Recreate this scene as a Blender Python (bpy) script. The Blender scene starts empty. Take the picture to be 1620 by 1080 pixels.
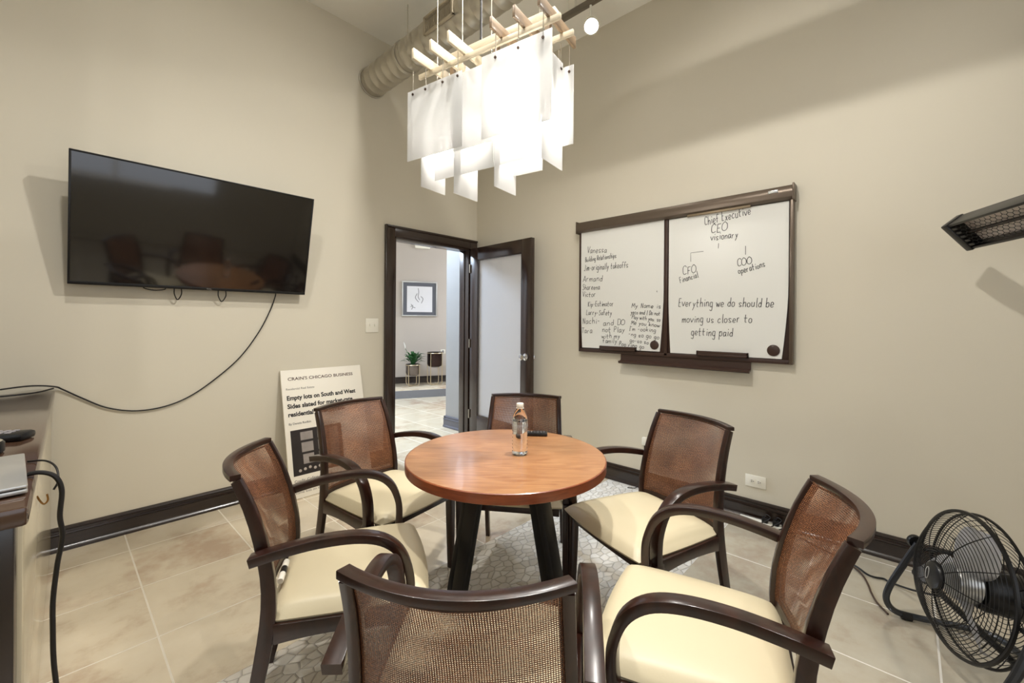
import bpy, bmesh, math, random
from mathutils import Vector, Matrix
random.seed(7)
SC = bpy.context.scene
COL = SC.collection
PI = math.pi
R = math.radians

# ------------------------------------------------------------------ camera, light, exposure
D1 = 3.47      # wall with the television (plane Y = D1)
D2 = 3.16      # wall with the whiteboard (plane X = D2)
CEIL = 3.80
cam_d = bpy.data.cameras.new('camera')
cam_d.sensor_width = 36.0
cam_d.lens = 15.0
cam_d.shift_y = -32.5 / 1620
cam_d.clip_start = 0.02
cam = bpy.data.objects.new('camera', cam_d)
COL.objects.link(cam)
cam.matrix_world = (Matrix.Translation((0, 0, 1.3)) @ Matrix.Rotation(R(-47.11), 4, 'Z')
                    @ Matrix.Rotation(R(90), 4, 'X') @ Matrix.Rotation(R(0.40), 4, 'Z'))
SC.camera = cam
SC.view_settings.view_transform = 'Standard'
SC.view_settings.look = 'None'
SC.view_settings.gamma = 1.0
SC.view_settings.use_curve_mapping = False
SC.view_settings.exposure = 0.97
try:
    SC.cycles.max_bounces = 10
    SC.cycles.transparent_max_bounces = 24
    SC.cycles.sample_clamp_indirect = 6.0
    SC.cycles.caustics_reflective = False
    SC.cycles.caustics_refractive = False
except Exception:
    pass
world = bpy.data.worlds.new('world')
world.use_nodes = True
world.node_tree.nodes['Background'].inputs[0].default_value = (0.75, 0.85, 1.0, 1)
world.node_tree.nodes['Background'].inputs[1].default_value = 0.6
SC.world = world


def area_light(name, loc, target, sx, sy, watts, color):
    d = bpy.data.lights.new(name, 'AREA')
    d.shape = 'RECTANGLE'
    d.size, d.size_y, d.energy, d.color = sx, sy, watts, color
    o = bpy.data.objects.new(name, d)
    COL.objects.link(o)
    o.location = loc
    o.rotation_euler = (Vector(target) - Vector(loc)).to_track_quat('-Z', 'Y').to_euler()
    return o


# added window fill behind the camera; daylight through the windows of the hall
area_light('rear_fill', (0.6, -1.72, 1.75), (1.0, 3.0, 1.2), 2.5, 1.7, 5, (1.0, 0.955, 0.90))
area_light('side_fill', (-1.62, 0.1, 1.75), (3.0, 0.6, 1.2), 1.6, 1.6, 2.5, (1.0, 0.965, 0.92))
area_light('hall_daylight', (6.25, 4.95, 1.9), (3.2, 5.3, 0.2), 1.5, 2.2, 42, (0.84, 0.90, 1.0))
area_light('hall_ceiling_lamp', (2.35, 5.5, 3.08), (2.2, 2.6, 0.0), 0.7, 0.7, 125, (0.66, 0.80, 1.0))


# ------------------------------------------------------------------ materials
def srgb(r, g, b):
    f = lambda c: c / 12.92 if c <= 0.04045 else ((c + 0.055) / 1.055) ** 2.4
    return (f(r / 255), f(g / 255), f(b / 255), 1)


def mat(name, col, rough=0.5, metal=0.0, spec=0.5, coat=0.0, noise=0.0, nscale=8.0, bump=0.0, bscale=60.0,
        emit=None, estr=0.0, trans=0.0, ior=1.45):
    m = bpy.data.materials.new(name)
    m.use_nodes = True
    nt = m.node_tree
    b = nt.nodes['Principled BSDF']
    b.inputs['Base Color'].default_value = col
    b.inputs['Roughness'].default_value = rough
    b.inputs['Metallic'].default_value = metal
    b.inputs['Specular IOR Level'].default_value = spec
    b.inputs['Coat Weight'].default_value = coat
    b.inputs['Coat Roughness'].default_value = 0.12
    b.inputs['IOR'].default_value = ior
    b.inputs['Transmission Weight'].default_value = trans
    if emit:
        b.inputs['Emission Color'].default_value = emit
        b.inputs['Emission Strength'].default_value = estr
    tc = None
    if noise or bump:
        tc = nt.nodes.new('ShaderNodeTexCoord')
    if noise:
        n = nt.nodes.new('ShaderNodeTexNoise')
        n.inputs['Scale'].default_value = nscale
        n.inputs['Detail'].default_value = 5
        nt.links.new(tc.outputs['Object'], n.inputs['Vector'])
        mx = nt.nodes.new('ShaderNodeMix')
        mx.data_type = 'RGBA'
        mx.inputs[6].default_value = tuple(c * (1 - noise) for c in col[:3]) + (1,)
        mx.inputs[7].default_value = tuple(min(1, c * (1 + noise)) for c in col[:3]) + (1,)
        nt.links.new(n.outputs['Fac'], mx.inputs[0])
        nt.links.new(mx.outputs[2], b.inputs['Base Color'])
    if bump:
        n2 = nt.nodes.new('ShaderNodeTexNoise')
        n2.inputs['Scale'].default_value = bscale
        n2.inputs['Detail'].default_value = 4
        nt.links.new(tc.outputs['Object'], n2.inputs['Vector'])
        bp = nt.nodes.new('ShaderNodeBump')
        bp.inputs['Strength'].default_value = bump
        bp.inputs['Distance'].default_value = 0.002
        nt.links.new(n2.outputs['Fac'], bp.inputs['Height'])
        nt.links.new(bp.outputs['Normal'], b.inputs['Normal'])
    return m


def wood(name, c1, c2, stretch=(1, 12, 12), scale=3.0, rough=0.3, coat=0.3, distort=1.5):
    m = bpy.data.materials.new(name)
    m.use_nodes = True
    nt = m.node_tree
    b = nt.nodes['Principled BSDF']
    b.inputs['Roughness'].default_value = rough
    b.inputs['Coat Weight'].default_value = coat
    b.inputs['Coat Roughness'].default_value = 0.15
    tc = nt.nodes.new('ShaderNodeTexCoord')
    mp = nt.nodes.new('ShaderNodeMapping')
    mp.inputs['Scale'].default_value = stretch
    n = nt.nodes.new('ShaderNodeTexNoise')
    n.inputs['Scale'].default_value = scale
    n.inputs['Detail'].default_value = 7
    n.inputs['Distortion'].default_value = distort
    rp = nt.nodes.new('ShaderNodeValToRGB')
    rp.color_ramp.elements[0].position = 0.3
    rp.color_ramp.elements[0].color = c1
    rp.color_ramp.elements[1].position = 0.7
    rp.color_ramp.elements[1].color = c2
    L = nt.links.new
    L(tc.outputs['Object'], mp.inputs['Vector'])
    L(mp.outputs['Vector'], n.inputs['Vector'])
    L(n.outputs['Fac'], rp.inputs['Fac'])
    L(rp.outputs['Color'], b.inputs['Base Color'])
    return m


class NG:
    """tiny helper for math nodes"""
    def __init__(s, nt):
        s.nt = nt

    def m(s, op, a, b=None, c=None):
        n = s.nt.nodes.new('ShaderNodeMath')
        n.operation = op
        for i, v in enumerate((a, b, c)):
            if v is None:
                continue
            if isinstance(v, (int, float)):
                n.inputs[i].default_value = v
            else:
                s.nt.links.new(v, n.inputs[i])
        return n.outputs[0]

    def mix(s, f, a, b):
        n = s.nt.nodes.new('ShaderNodeMix')
        n.data_type = 'RGBA'
        for i, v in ((0, f), (6, a), (7, b)):
            if isinstance(v, (int, float, tuple)):
                n.inputs[i].default_value = v
            else:
                s.nt.links.new(v, n.inputs[i])
        return n.outputs[2]

    def line(s, coord, x0, pitch, w):
        t = s.m('FRACT', s.m('DIVIDE', s.m('SUBTRACT', coord, x0 - pitch / 2), pitch))
        d = s.m('ABSOLUTE', s.m('SUBTRACT', t, 0.5))
        return s.m('LESS_THAN', d, w / 2 / pitch)

    def noise(s, vec, scale, detail=4, rough=0.55):
        n = s.nt.nodes.new('ShaderNodeTexNoise')
        n.inputs['Scale'].default_value = scale
        n.inputs['Detail'].default_value = detail
        n.inputs['Roughness'].default_value = rough
        s.nt.links.new(vec, n.inputs['Vector'])
        return n.outputs['Fac']

    def ramp(s, f, stops):
        n = s.nt.nodes.new('ShaderNodeValToRGB')
        cr = n.color_ramp
        while len(cr.elements) < len(stops):
            cr.elements.new(0.5)
        for e, (p, c) in zip(cr.elements, stops):
            e.position = p
            e.color = c
        s.nt.links.new(f, n.inputs['Fac'])
        return n.outputs['Color']


def tile_material(name, x0, y0, pitch, cols, grout):
    m = bpy.data.materials.new(name)
    m.use_nodes = True
    nt = m.node_tree
    b = nt.nodes['Principled BSDF']
    g = NG(nt)
    geo = nt.nodes.new('ShaderNodeNewGeometry')
    sep = nt.nodes.new('ShaderNodeSeparateXYZ')
    nt.links.new(geo.outputs['Position'], sep.inputs[0])
    X, Y = sep.outputs[0], sep.outputs[1]
    ln = g.m('MAXIMUM', g.line(X, x0, pitch, 0.007), g.line(Y, y0, pitch, 0.007))
    # one random value per tile
    ix = g.m('FLOOR', g.m('DIVIDE', g.m('SUBTRACT', X, x0), pitch))
    iy = g.m('FLOOR', g.m('DIVIDE', g.m('SUBTRACT', Y, y0), pitch))
    wn = nt.nodes.new('ShaderNodeTexWhiteNoise')
    wn.noise_dimensions = '2D'
    cmb = nt.nodes.new('ShaderNodeCombineXYZ')
    nt.links.new(ix, cmb.inputs[0])
    nt.links.new(iy, cmb.inputs[1])
    nt.links.new(cmb.outputs[0], wn.inputs['Vector'])
    n1 = g.noise(geo.outputs['Position'], 2.6, 6, 0.6)
    n2 = g.noise(geo.outputs['Position'], 14, 5, 0.6)
    f = g.m('ADD', g.m('MULTIPLY', n1, 0.75), g.m('MULTIPLY', n2, 0.25))
    f = g.m('ADD', f, g.m('MULTIPLY', g.m('SUBTRACT', wn.outputs['Value'], 0.5), 0.12))
    c = g.ramp(f, [(0.34, cols[0]), (0.50, cols[1]), (0.66, cols[2])])
    nt.links.new(g.mix(ln, c, grout), b.inputs['Base Color'])
    r = g.m('ADD', g.m('MULTIPLY', n2, 0.16), 0.07)
    nt.links.new(g.m('ADD', r, g.m('MULTIPLY', ln, 0.4)), b.inputs['Roughness'])
    b.inputs['IOR'].default_value = 2.35
    h = g.m('SUBTRACT', g.m('MULTIPLY', n1, 0.5), g.m('MULTIPLY', ln, 0.6))
    bp = nt.nodes.new('ShaderNodeBump')
    bp.inputs['Strength'].default_value = 0.25
    bp.inputs['Distance'].default_value = 0.004
    nt.links.new(h, bp.inputs['Height'])
    nt.links.new(bp.outputs['Normal'], b.inputs['Normal'])
    return m


def mosaic_material():
    m = bpy.data.materials.new('flagstone mosaic')
    m.use_nodes = True
    nt = m.node_tree
    b = nt.nodes['Principled BSDF']
    g = NG(nt)
    geo = nt.nodes.new('ShaderNodeNewGeometry')
    mp = nt.nodes.new('ShaderNodeMapping')
    mp.inputs['Rotation'].default_value = (0, 0, 0.5)
    mp.inputs['Scale'].default_value = (1.0, 1.35, 0.0)
    nt.links.new(geo.outputs['Position'], mp.inputs['Vector'])
    v1 = nt.nodes.new('ShaderNodeTexVoronoi')
    v1.voronoi_dimensions = '2D'
    v1.feature = 'DISTANCE_TO_EDGE'
    v2 = nt.nodes.new('ShaderNodeTexVoronoi')
    v2.voronoi_dimensions = '2D'
    for v in (v1, v2):
        v.inputs['Scale'].default_value = 19
        v.inputs['Randomness'].default_value = 0.95
        nt.links.new(mp.outputs[0], v.inputs['Vector'])
    d = v1.outputs['Distance']
    seph = nt.nodes.new('ShaderNodeSeparateColor')
    nt.links.new(v2.outputs['Color'], seph.inputs[0])
    n = g.noise(geo.outputs['Position'], 30, 4)
    f = g.m('ADD', g.m('MULTIPLY', seph.outputs[0], 0.7), g.m('MULTIPLY', n, 0.3))
    c = g.ramp(f, [(0.1, srgb(212, 205, 193)), (0.5, srgb(226, 221, 212)), (0.9, srgb(238, 235, 228))])
    edge = g.m('LESS_THAN', d, 0.022)
    nt.links.new(g.mix(edge, c, srgb(176, 168, 154)), b.inputs['Base Color'])
    b.inputs['Roughness'].default_value = 0.42
    mr = nt.nodes.new('ShaderNodeMapRange')
    mr.inputs['From Max'].default_value = 0.12
    nt.links.new(d, mr.inputs['Value'])
    hh = g.m('ADD', mr.outputs[0], g.m('MULTIPLY', seph.outputs[1], 0.6))
    bp = nt.nodes.new('ShaderNodeBump')
    bp.inputs['Strength'].default_value = 0.7
    bp.inputs['Distance'].default_value = 0.006
    nt.links.new(hh, bp.inputs['Height'])
    nt.links.new(bp.outputs['Normal'], b.inputs['Normal'])
    return m


def weave_material():
    """woven cane: strands in two directions with small open holes between them (UV in metres)"""
    m = bpy.data.materials.new('woven cane')
    m.use_nodes = True
    nt = m.node_tree
    b = nt.nodes['Principled BSDF']
    out = nt.nodes['Material Output']
    g = NG(nt)
    uv = nt.nodes.new('ShaderNodeUVMap')
    sep = nt.nodes.new('ShaderNodeSeparateXYZ')
    nt.links.new(uv.outputs[0], sep.inputs[0])
    pit = 0.0050
    u = g.m('DIVIDE', sep.outputs[0], pit)
    v = g.m('DIVIDE', sep.outputs[1], pit)
    du = g.m('ABSOLUTE', g.m('SUBTRACT', g.m('FRACT', u), 0.5))
    dv = g.m('ABSOLUTE', g.m('SUBTRACT', g.m('FRACT', v), 0.5))
    hole = g.m('MULTIPLY', g.m('LESS_THAN', du, 0.315), g.m('LESS_THAN', dv, 0.315))
    n = g.noise(uv.outputs[0], 210, 2)
    n2 = g.noise(uv.outputs[0], 9, 3)
    c = g.ramp(g.m('ADD', g.m('MULTIPLY', n, 0.72), g.m('MULTIPLY', n2, 0.28)),
               [(0.34, srgb(58, 31, 19)), (0.5, srgb(116, 70, 43)), (0.66, srgb(176, 122, 82))])
    nt.links.new(c, b.inputs['Base Color'])
    b.inputs['Roughness'].default_value = 0.36
    b.inputs['Specular IOR Level'].default_value = 0.7
    par = g.m('MODULO', g.m('ADD', g.m('FLOOR', u), g.m('FLOOR', v)), 2.0)
    hgt = g.m('ADD', g.m('MULTIPLY', par, du), g.m('MULTIPLY', g.m('SUBTRACT', 1.0, par), dv))
    bp = nt.nodes.new('ShaderNodeBump')
    bp.inputs['Strength'].default_value = 0.6
    bp.inputs['Distance'].default_value = 0.0015
    nt.links.new(hgt, bp.inputs['Height'])
    nt.links.new(bp.outputs['Normal'], b.inputs['Normal'])
    tr = nt.nodes.new('ShaderNodeBsdfTransparent')
    mx = nt.nodes.new('ShaderNodeMixShader')
    nt.links.new(hole, mx.inputs[0])
    nt.links.new(b.outputs[0], mx.inputs[1])
    nt.links.new(tr.outputs[0], mx.inputs[2])
    nt.links.new(mx.outputs[0], out.inputs['Surface'])
    return m


def frosted_material(name, col, transp, transl, glow=0.0):
    """frosted sheet: scatters light through, lets part of it straight through"""
    m = bpy.data.materials.new(name)
    m.use_nodes = True
    nt = m.node_tree
    nt.nodes.remove(nt.nodes['Principled BSDF'])
    out = nt.nodes['Material Output']
    d = nt.nodes.new('ShaderNodeBsdfDiffuse')
    d.inputs[0].default_value = col
    tl = nt.nodes.new('ShaderNodeBsdfTranslucent')
    tl.inputs[0].default_value = col
    tp = nt.nodes.new('ShaderNodeBsdfTransparent')
    gl = nt.nodes.new('ShaderNodeBsdfGlossy')
    gl.inputs['Roughness'].default_value = 0.25
    m1, m2, m3 = (nt.nodes.new('ShaderNodeMixShader') for _ in range(3))
    m1.inputs[0].default_value = transl
    m2.inputs[0].default_value = transp
    m3.inputs[0].default_value = 0.05
    L = nt.links.new
    L(d.outputs[0], m1.inputs[1]); L(tl.outputs[0], m1.inputs[2])
    L(m1.outputs[0], m2.inputs[1]); L(tp.outputs[0], m2.inputs[2])
    L(m2.outputs[0], m3.inputs[1]); L(gl.outputs[0], m3.inputs[2])
    last = m3.outputs[0]
    if glow:
        em = nt.nodes.new('ShaderNodeEmission')
        em.inputs[0].default_value = (1, 0.95, 0.86, 1)
        em.inputs[1].default_value = glow
        ad = nt.nodes.new('ShaderNodeAddShader')
        L(last, ad.inputs[0]); L(em.outputs[0], ad.inputs[1])
        last = ad.outputs[0]
    L(last, out.inputs['Surface'])
    return m


def emitter(name, col, s):
    m = bpy.data.materials.new(name)
    m.use_nodes = True
    nt = m.node_tree
    nt.nodes.remove(nt.nodes['Principled BSDF'])
    e = nt.nodes.new('ShaderNodeEmission')
    e.inputs[0].default_value = col
    e.inputs[1].default_value = s
    nt.links.new(e.outputs[0], nt.nodes['Material Output'].inputs['Surface'])
    return m


WALL = mat('wall paint', srgb(213, 206, 188), 0.6, noise=0.03, nscale=1.5, bump=0.06, bscale=250)
HALLWALL = mat('hall wall paint', srgb(186, 177, 168), 0.6, noise=0.02, nscale=1.5)
CEILM = mat('ceiling paint', srgb(243, 240, 230), 0.7, noise=0.02)
TILE = tile_material('glazed floor tile', 0.300, 2.2400, 0.4735,
                     (srgb(178, 152, 126), srgb(212, 198, 172), srgb(218, 206, 182)), srgb(226, 218, 200))
TILE2 = tile_material('glazed floor tile right', 2.1200, -0.0950, 0.4760,
                      (srgb(156, 136, 118), srgb(184, 174, 154), srgb(192, 184, 166)), srgb(226, 220, 208))
MOSAIC = mosaic_material()
DARKTRIM = wood('espresso trim', srgb(30, 18, 12), srgb(52, 32, 21), (12, 12, 1), 3, 0.25, 0.4)
BASEB = wood('espresso baseboard', srgb(25, 15, 10), srgb(40, 25, 17), (1, 1, 14), 3, 0.28, 0.4)
CHAIRWOOD = wood('espresso chair wood', srgb(30, 14, 9), srgb(52, 25, 15), (5, 5, 3), 3, 0.28, 0.25)
CREAM = mat('cream leather', srgb(214, 202, 170), 0.42, noise=0.03, nscale=5, bump=0.08, bscale=180)
CANE = weave_material()
TABLETOP = wood('cherry laminate', srgb(148, 97, 60), srgb(178, 130, 87), (2.0, 14, 2), 2.2, 0.28, 0.35, 2.0)
TABLEEDGE = wood('cherry edge band', srgb(112, 52, 26), srgb(140, 70, 36), (3, 3, 20), 3, 0.3, 0.3)
BLACKMETAL = mat('black metal', srgb(26, 25, 25), 0.35, 0.3, bump=0.05, bscale=120)
BLACKPLASTIC = mat('black plastic', srgb(18, 17, 17), 0.35, bump=0.04, bscale=200)
BLACKRUBBER = mat('black cable rubber', srgb(22, 19, 18), 0.5, bump=0.05, bscale=200)
SCREEN = mat('dark glossy screen', srgb(14, 11, 11), 0.06, spec=0.8, coat=0.6, noise=0.05, nscale=2)
CHROME = mat('polished chrome', srgb(222, 222, 226), 0.12, 1.0, bump=0.02, bscale=80)
STEEL = mat('brushed galvanised steel', srgb(196, 190, 176), 0.32, 0.7, noise=0.06, nscale=3)
SILVER = mat('silver plastic', srgb(196, 196, 194), 0.3, 0.7, noise=0.02)
WHITEPLASTIC = mat('white plastic', srgb(236, 232, 218), 0.35, noise=0.01)
WHITEBOARD = mat('whiteboard enamel', srgb(228, 228, 222), 0.30, spec=0.5, coat=0.0, noise=0.012, nscale=3)
TAUPE = mat('taupe anodised metal', srgb(100, 88, 76), 0.35, 0.5, noise=0.05)
BROWNFRAME = mat('dark brown frame', srgb(62, 44, 36), 0.4, noise=0.1)
INK = mat('marker ink', srgb(46, 46, 48), 0.5, noise=0.1)
PAPER = mat('white foam board', srgb(236, 230, 216), 0.55, noise=0.015)
BLACKINK = mat('black print ink', srgb(24, 22, 22), 0.5, noise=0.1)
GREYINK = mat('grey print ink', srgb(120, 116, 110), 0.5, noise=0.1)
ROSEINK = mat('grey brown print ink', srgb(84, 60, 54), 0.5, noise=0.1)
FROST = frosted_material('frosted acrylic', (0.80, 0.80, 0.79, 1), 0.20, 0.55, 0.0)
DOORGLASS = frosted_material('frosted door glass', (0.90, 0.90, 0.92, 1), 0.14, 0.5)
BULB = emitter('lit bulb', (1.0, 0.955, 0.89, 1), 47)
SPOTBULB = emitter('lit spot bulb', (1.0, 0.97, 0.92, 1), 60)
LITWOOD = wood('lit maple', srgb(205, 190, 160), srgb(225, 212, 186), (2, 2, 10), 3, 0.45, 0.1)
SHADEDWOOD = wood('shaded maple', srgb(120, 98, 72), srgb(146, 122, 92), (2, 2, 10), 3, 0.45, 0.1)  # darker copy of the maple, shade put into its colour

# ------------------------------------------------------------------ mesh helpers


def obj(name, bm, m, parent=None, smooth=35, loc=None):
    me = bpy.data.meshes.new(name)
    bmesh.ops.recalc_face_normals(bm, faces=bm.faces)
    bm.to_mesh(me)
    bm.free()
    for mm in (m if isinstance(m, (list, tuple)) else [m]):
        me.materials.append(mm)
    if smooth:
        me.polygons.foreach_set('use_smooth', [True] * len(me.polygons))
        me.set_sharp_from_angle(angle=R(smooth))
    o = bpy.data.objects.new(name, me)
    COL.objects.link(o)
    if parent:
        o.parent = parent
    if loc:
        o.location = loc
    return o


def thing(name, label, cat, loc=(0, 0, 0), rotz=0.0, group=None, rot=None):
    o = bpy.data.objects.new(name, None)
    o.empty_display_size = 0.1
    COL.objects.link(o)
    o.location = loc
    o.rotation_euler = rot if rot else (0, 0, rotz)
    return tag(o, label, cat, group)


def tag(o, label, cat, group=None):
    o['label'] = label
    o['category'] = cat
    if group:
        o['group'] = group
    return o


def struct(name, bm, m, parent=None, smooth=35):
    o = obj(name, bm, m, parent, smooth)
    if not parent:
        o['kind'] = 'structure'
    return o


def box(bm, lo, hi, bevel=0.0, mtx=None, mi=0, seg=2):
    x0, y0, z0 = lo
    x1, y1, z1 = hi
    vs = [bm.verts.new(p) for p in ((x0, y0, z0), (x1, y0, z0), (x1, y1, z0), (x0, y1, z0),
                                    (x0, y0, z1), (x1, y0, z1), (x1, y1, z1), (x0, y1, z1))]
    fs = [bm.faces.new([vs[i] for i in q]) for q in
          ((3, 2, 1, 0), (4, 5, 6, 7), (0, 1, 5, 4), (1, 2, 6, 5), (2, 3, 7, 6), (3, 0, 4, 7))]
    for f in fs:
        f.material_index = mi
    allv = list(vs)
    if bevel:
        es = list({e for f in fs for e in f.edges})
        r = bmesh.ops.bevel(bm, geom=es, offset=bevel, segments=seg, affect='EDGES', profile=0.5)
        allv = list({v for f in r['faces'] for v in f.verts} | {v for v in vs if v.is_valid})
    if mtx is not None:
        bmesh.ops.transform(bm, matrix=mtx, verts=allv)
    return allv


def boxm(lo, hi, bevel=0.0, mtx=None):
    bm = bmesh.new()
    box(bm, lo, hi, bevel, mtx)
    return bm


def catmull(pts, n=8, closed=False):
    pts = [Vector(p) for p in pts]
    if len(pts) < 3:
        return pts
    out = []
    N = len(pts)
    rng = range(N) if closed else range(N - 1)
    for i in rng:
        p1, p2 = pts[i], pts[(i + 1) % N]
        p0 = pts[i - 1] if (i > 0 or closed) else p1 * 2 - p2
        p3 = pts[(i + 2) % N] if (i + 2 < N or closed) else p2 * 2 - p1
        for k in range(n):
            t = k / n
            out.append(0.5 * ((2 * p1) + (p2 - p0) * t + (2 * p0 - 5 * p1 + 4 * p2 - p3) * t * t
                              + (3 * p1 - p0 - 3 * p2 + p3) * t ** 3))
    if not closed:
        out.append(pts[-1])
    return out


def tube(bm, pts, r, seg=8, closed=False, cap=True, mi=0):
    """round tube along a polyline; r is a number or a list"""
    pts = [Vector(p) for p in pts]
    n = len(pts)
    rings = []
    nrm = None
    for i, p in enumerate(pts):
        a = pts[i - 1] if (i > 0 or closed) else p
        b = pts[(i + 1) % n] if (i < n - 1 or closed) else p
        t = (b - a)
        if t.length < 1e-9:
            t = Vector((0, 0, 1))
        t.normalize()
        if nrm is None:
            nrm = t.orthogonal().normalized()
        else:
            nrm = nrm - t * nrm.dot(t)
            nrm = nrm.normalized() if nrm.length > 1e-6 else t.orthogonal().normalized()
        bn = t.cross(nrm)
        rr = r[i] if isinstance(r, (list, tuple)) else r
        rings.append([bm.verts.new(p + (nrm * math.cos(2 * PI * k / seg) + bn * math.sin(2 * PI * k / seg)) * rr)
                      for k in range(seg)])
    m = n if closed else n - 1
    for i in range(m):
        A, B = rings[i], rings[(i + 1) % n]
        off = 0
        if closed and i == n - 1:   # match the seam twist
            best = min(range(seg), key=lambda o_: sum((A[k].co - B[(k + o_) % seg].co).length for k in range(seg)))
            off = best
        for k in range(seg):
            f = bm.faces.new((A[k], A[(k + 1) % seg], B[(k + 1 + off) % seg], B[(k + off) % seg]))
            f.material_index = mi
    if cap and not closed:
        bm.faces.new(rings[0][::-1]).material_index = mi
        bm.faces.new(rings[-1]).material_index = mi
    return bm


def ribbon(bm, pts, sides, w, h, bev=0.25):
    """rounded rectangular bar: w across `sides`, h across the bend; w, h numbers or lists"""
    pts = [Vector(p) for p in pts]
    n = len(pts)
    rings = []
    for i, p in enumerate(pts):
        a = pts[i - 1] if i > 0 else p
        b = pts[i + 1] if i < n - 1 else p
        t = (b - a).normalized()
        s = Vector(sides[i] if isinstance(sides, list) else sides)
        s = (s - t * s.dot(t)).normalized()
        u = t.cross(s)
        ww = (w[i] if isinstance(w, list) else w) / 2
        hh = (h[i] if isinstance(h, list) else h) / 2
        c = bev * min(ww, hh) * 2 * 0.5
        ring = []
        for (x, y) in ((ww, hh - c), (ww - c * .3, hh - c * .3), (ww - c, hh), (-ww + c, hh), (-ww + c * .3, hh - c * .3), (-ww, hh - c),
                       (-ww, -hh + c), (-ww + c * .3, -hh + c * .3), (-ww + c, -hh), (ww - c, -hh), (ww - c * .3, -hh + c * .3), (ww, -hh + c)):
            ring.append(bm.verts.new(p + s * x + u * y))
        rings.append(ring)
    k = len(rings[0])
    for i in range(n - 1):
        for j in range(k):
            bm.faces.new((rings[i][j], rings[i][(j + 1) % k], rings[i + 1][(j + 1) % k], rings[i + 1][j]))
    bm.faces.new(rings[0][::-1])
    bm.faces.new(rings[-1])
    return bm


def lathe(bm, prof, seg=32, mtx=None, cap=False, mi=0):
    rings = []
    new = []
    for r, z in prof:
        if r < 1e-6:
            v = bm.verts.new((0, 0, z))
            rings.append([v])
            new.append(v)
        else:
            ring = [bm.verts.new((r * math.cos(2 * PI * k / seg), r * math.sin(2 * PI * k / seg), z)) for k in range(seg)]
            rings.append(ring)
            new += ring
    for A, B in zip(rings[:-1], rings[1:]):
        for k in range(seg):
            k2 = (k + 1) % seg
            if len(A) == 1 and len(B) == 1:
                continue
            if len(A) == 1:
                f = bm.faces.new((A[0], B[k], B[k2]))
            elif len(B) == 1:
                f = bm.faces.new((A[k], B[0], A[k2]))
            else:
                f = bm.faces.new((A[k], A[k2], B[k2], B[k]))
            f.material_index = mi
    if mtx is not None:
        bmesh.ops.transform(bm, matrix=mtx, verts=new)
    return bm


def lathem(prof, seg=32, mtx=None):
    return lathe(bmesh.new(), prof, seg, mtx)


def tubem(pts, r, seg=8, closed=False):
    return tube(bmesh.new(), pts, r, seg, closed)


def prism(bm, outline, axis_from, axis_to, mi=0):
    """extrude a 3-D outline (list of points) by the vector axis_to - axis_from"""
    d = Vector(axis_to) - Vector(axis_from)
    A = [bm.verts.new(Vector(p)) for p in outline]
    B = [bm.verts.new(Vector(p) + d) for p in outline]
    n = len(A)
    bm.faces.new(A[::-1]).material_index = mi
    bm.faces.new(B).material_index = mi
    for k in range(n):
        bm.faces.new((A[k], A[(k + 1) % n], B[(k + 1) % n], B[k])).material_index = mi
    return bm


def keep(o, parent):
    """parent an object built in world coordinates without moving it"""
    o.parent = parent
    o.matrix_parent_inverse = Matrix.LocRotScale(parent.location, parent.rotation_euler, None).inverted()
    return o


def dup(root, loc, rotz, label=None, group=None):
    r = root.copy()
    COL.objects.link(r)
    r.location = loc
    r.rotation_euler = (0, 0, rotz)
    if label:
        r['label'] = label
    if group:
        r['group'] = group
    for ch in list(root.children):
        c = ch.copy()
        COL.objects.link(c)
        c.parent = r
        for gch in list(ch.children):
            d = gch.copy()
            COL.objects.link(d)
            d.parent = c
    return r


def print_text(body, size, width=None, bold=0.0, depth=0.0006, shear=0.0):
    """printed lettering as a bmesh in the XZ plane, baseline at z = 0, facing -Y"""
    cu = bpy.data.curves.new('lettering', 'FONT')
    cu.body = body
    cu.size = size
    cu.offset = bold
    cu.extrude = depth
    cu.shear = shear
    cu.resolution_u = 3
    o = bpy.data.objects.new('lettering', cu)
    me = bpy.data.meshes.new_from_object(o)
    bm = bmesh.new()
    bm.from_mesh(me)
    xs = [v.co.x for v in bm.verts]
    sx = 1.0
    x0 = min(xs)
    if width:
        sx = width / (max(xs) - x0)
    for v in bm.verts:
        v.co = Vector(((v.co.x - x0) * sx, -v.co.z, v.co.y))
    bpy.data.objects.remove(o)
    bpy.data.curves.remove(cu)
    bpy.data.meshes.remove(me)
    return bm


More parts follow.
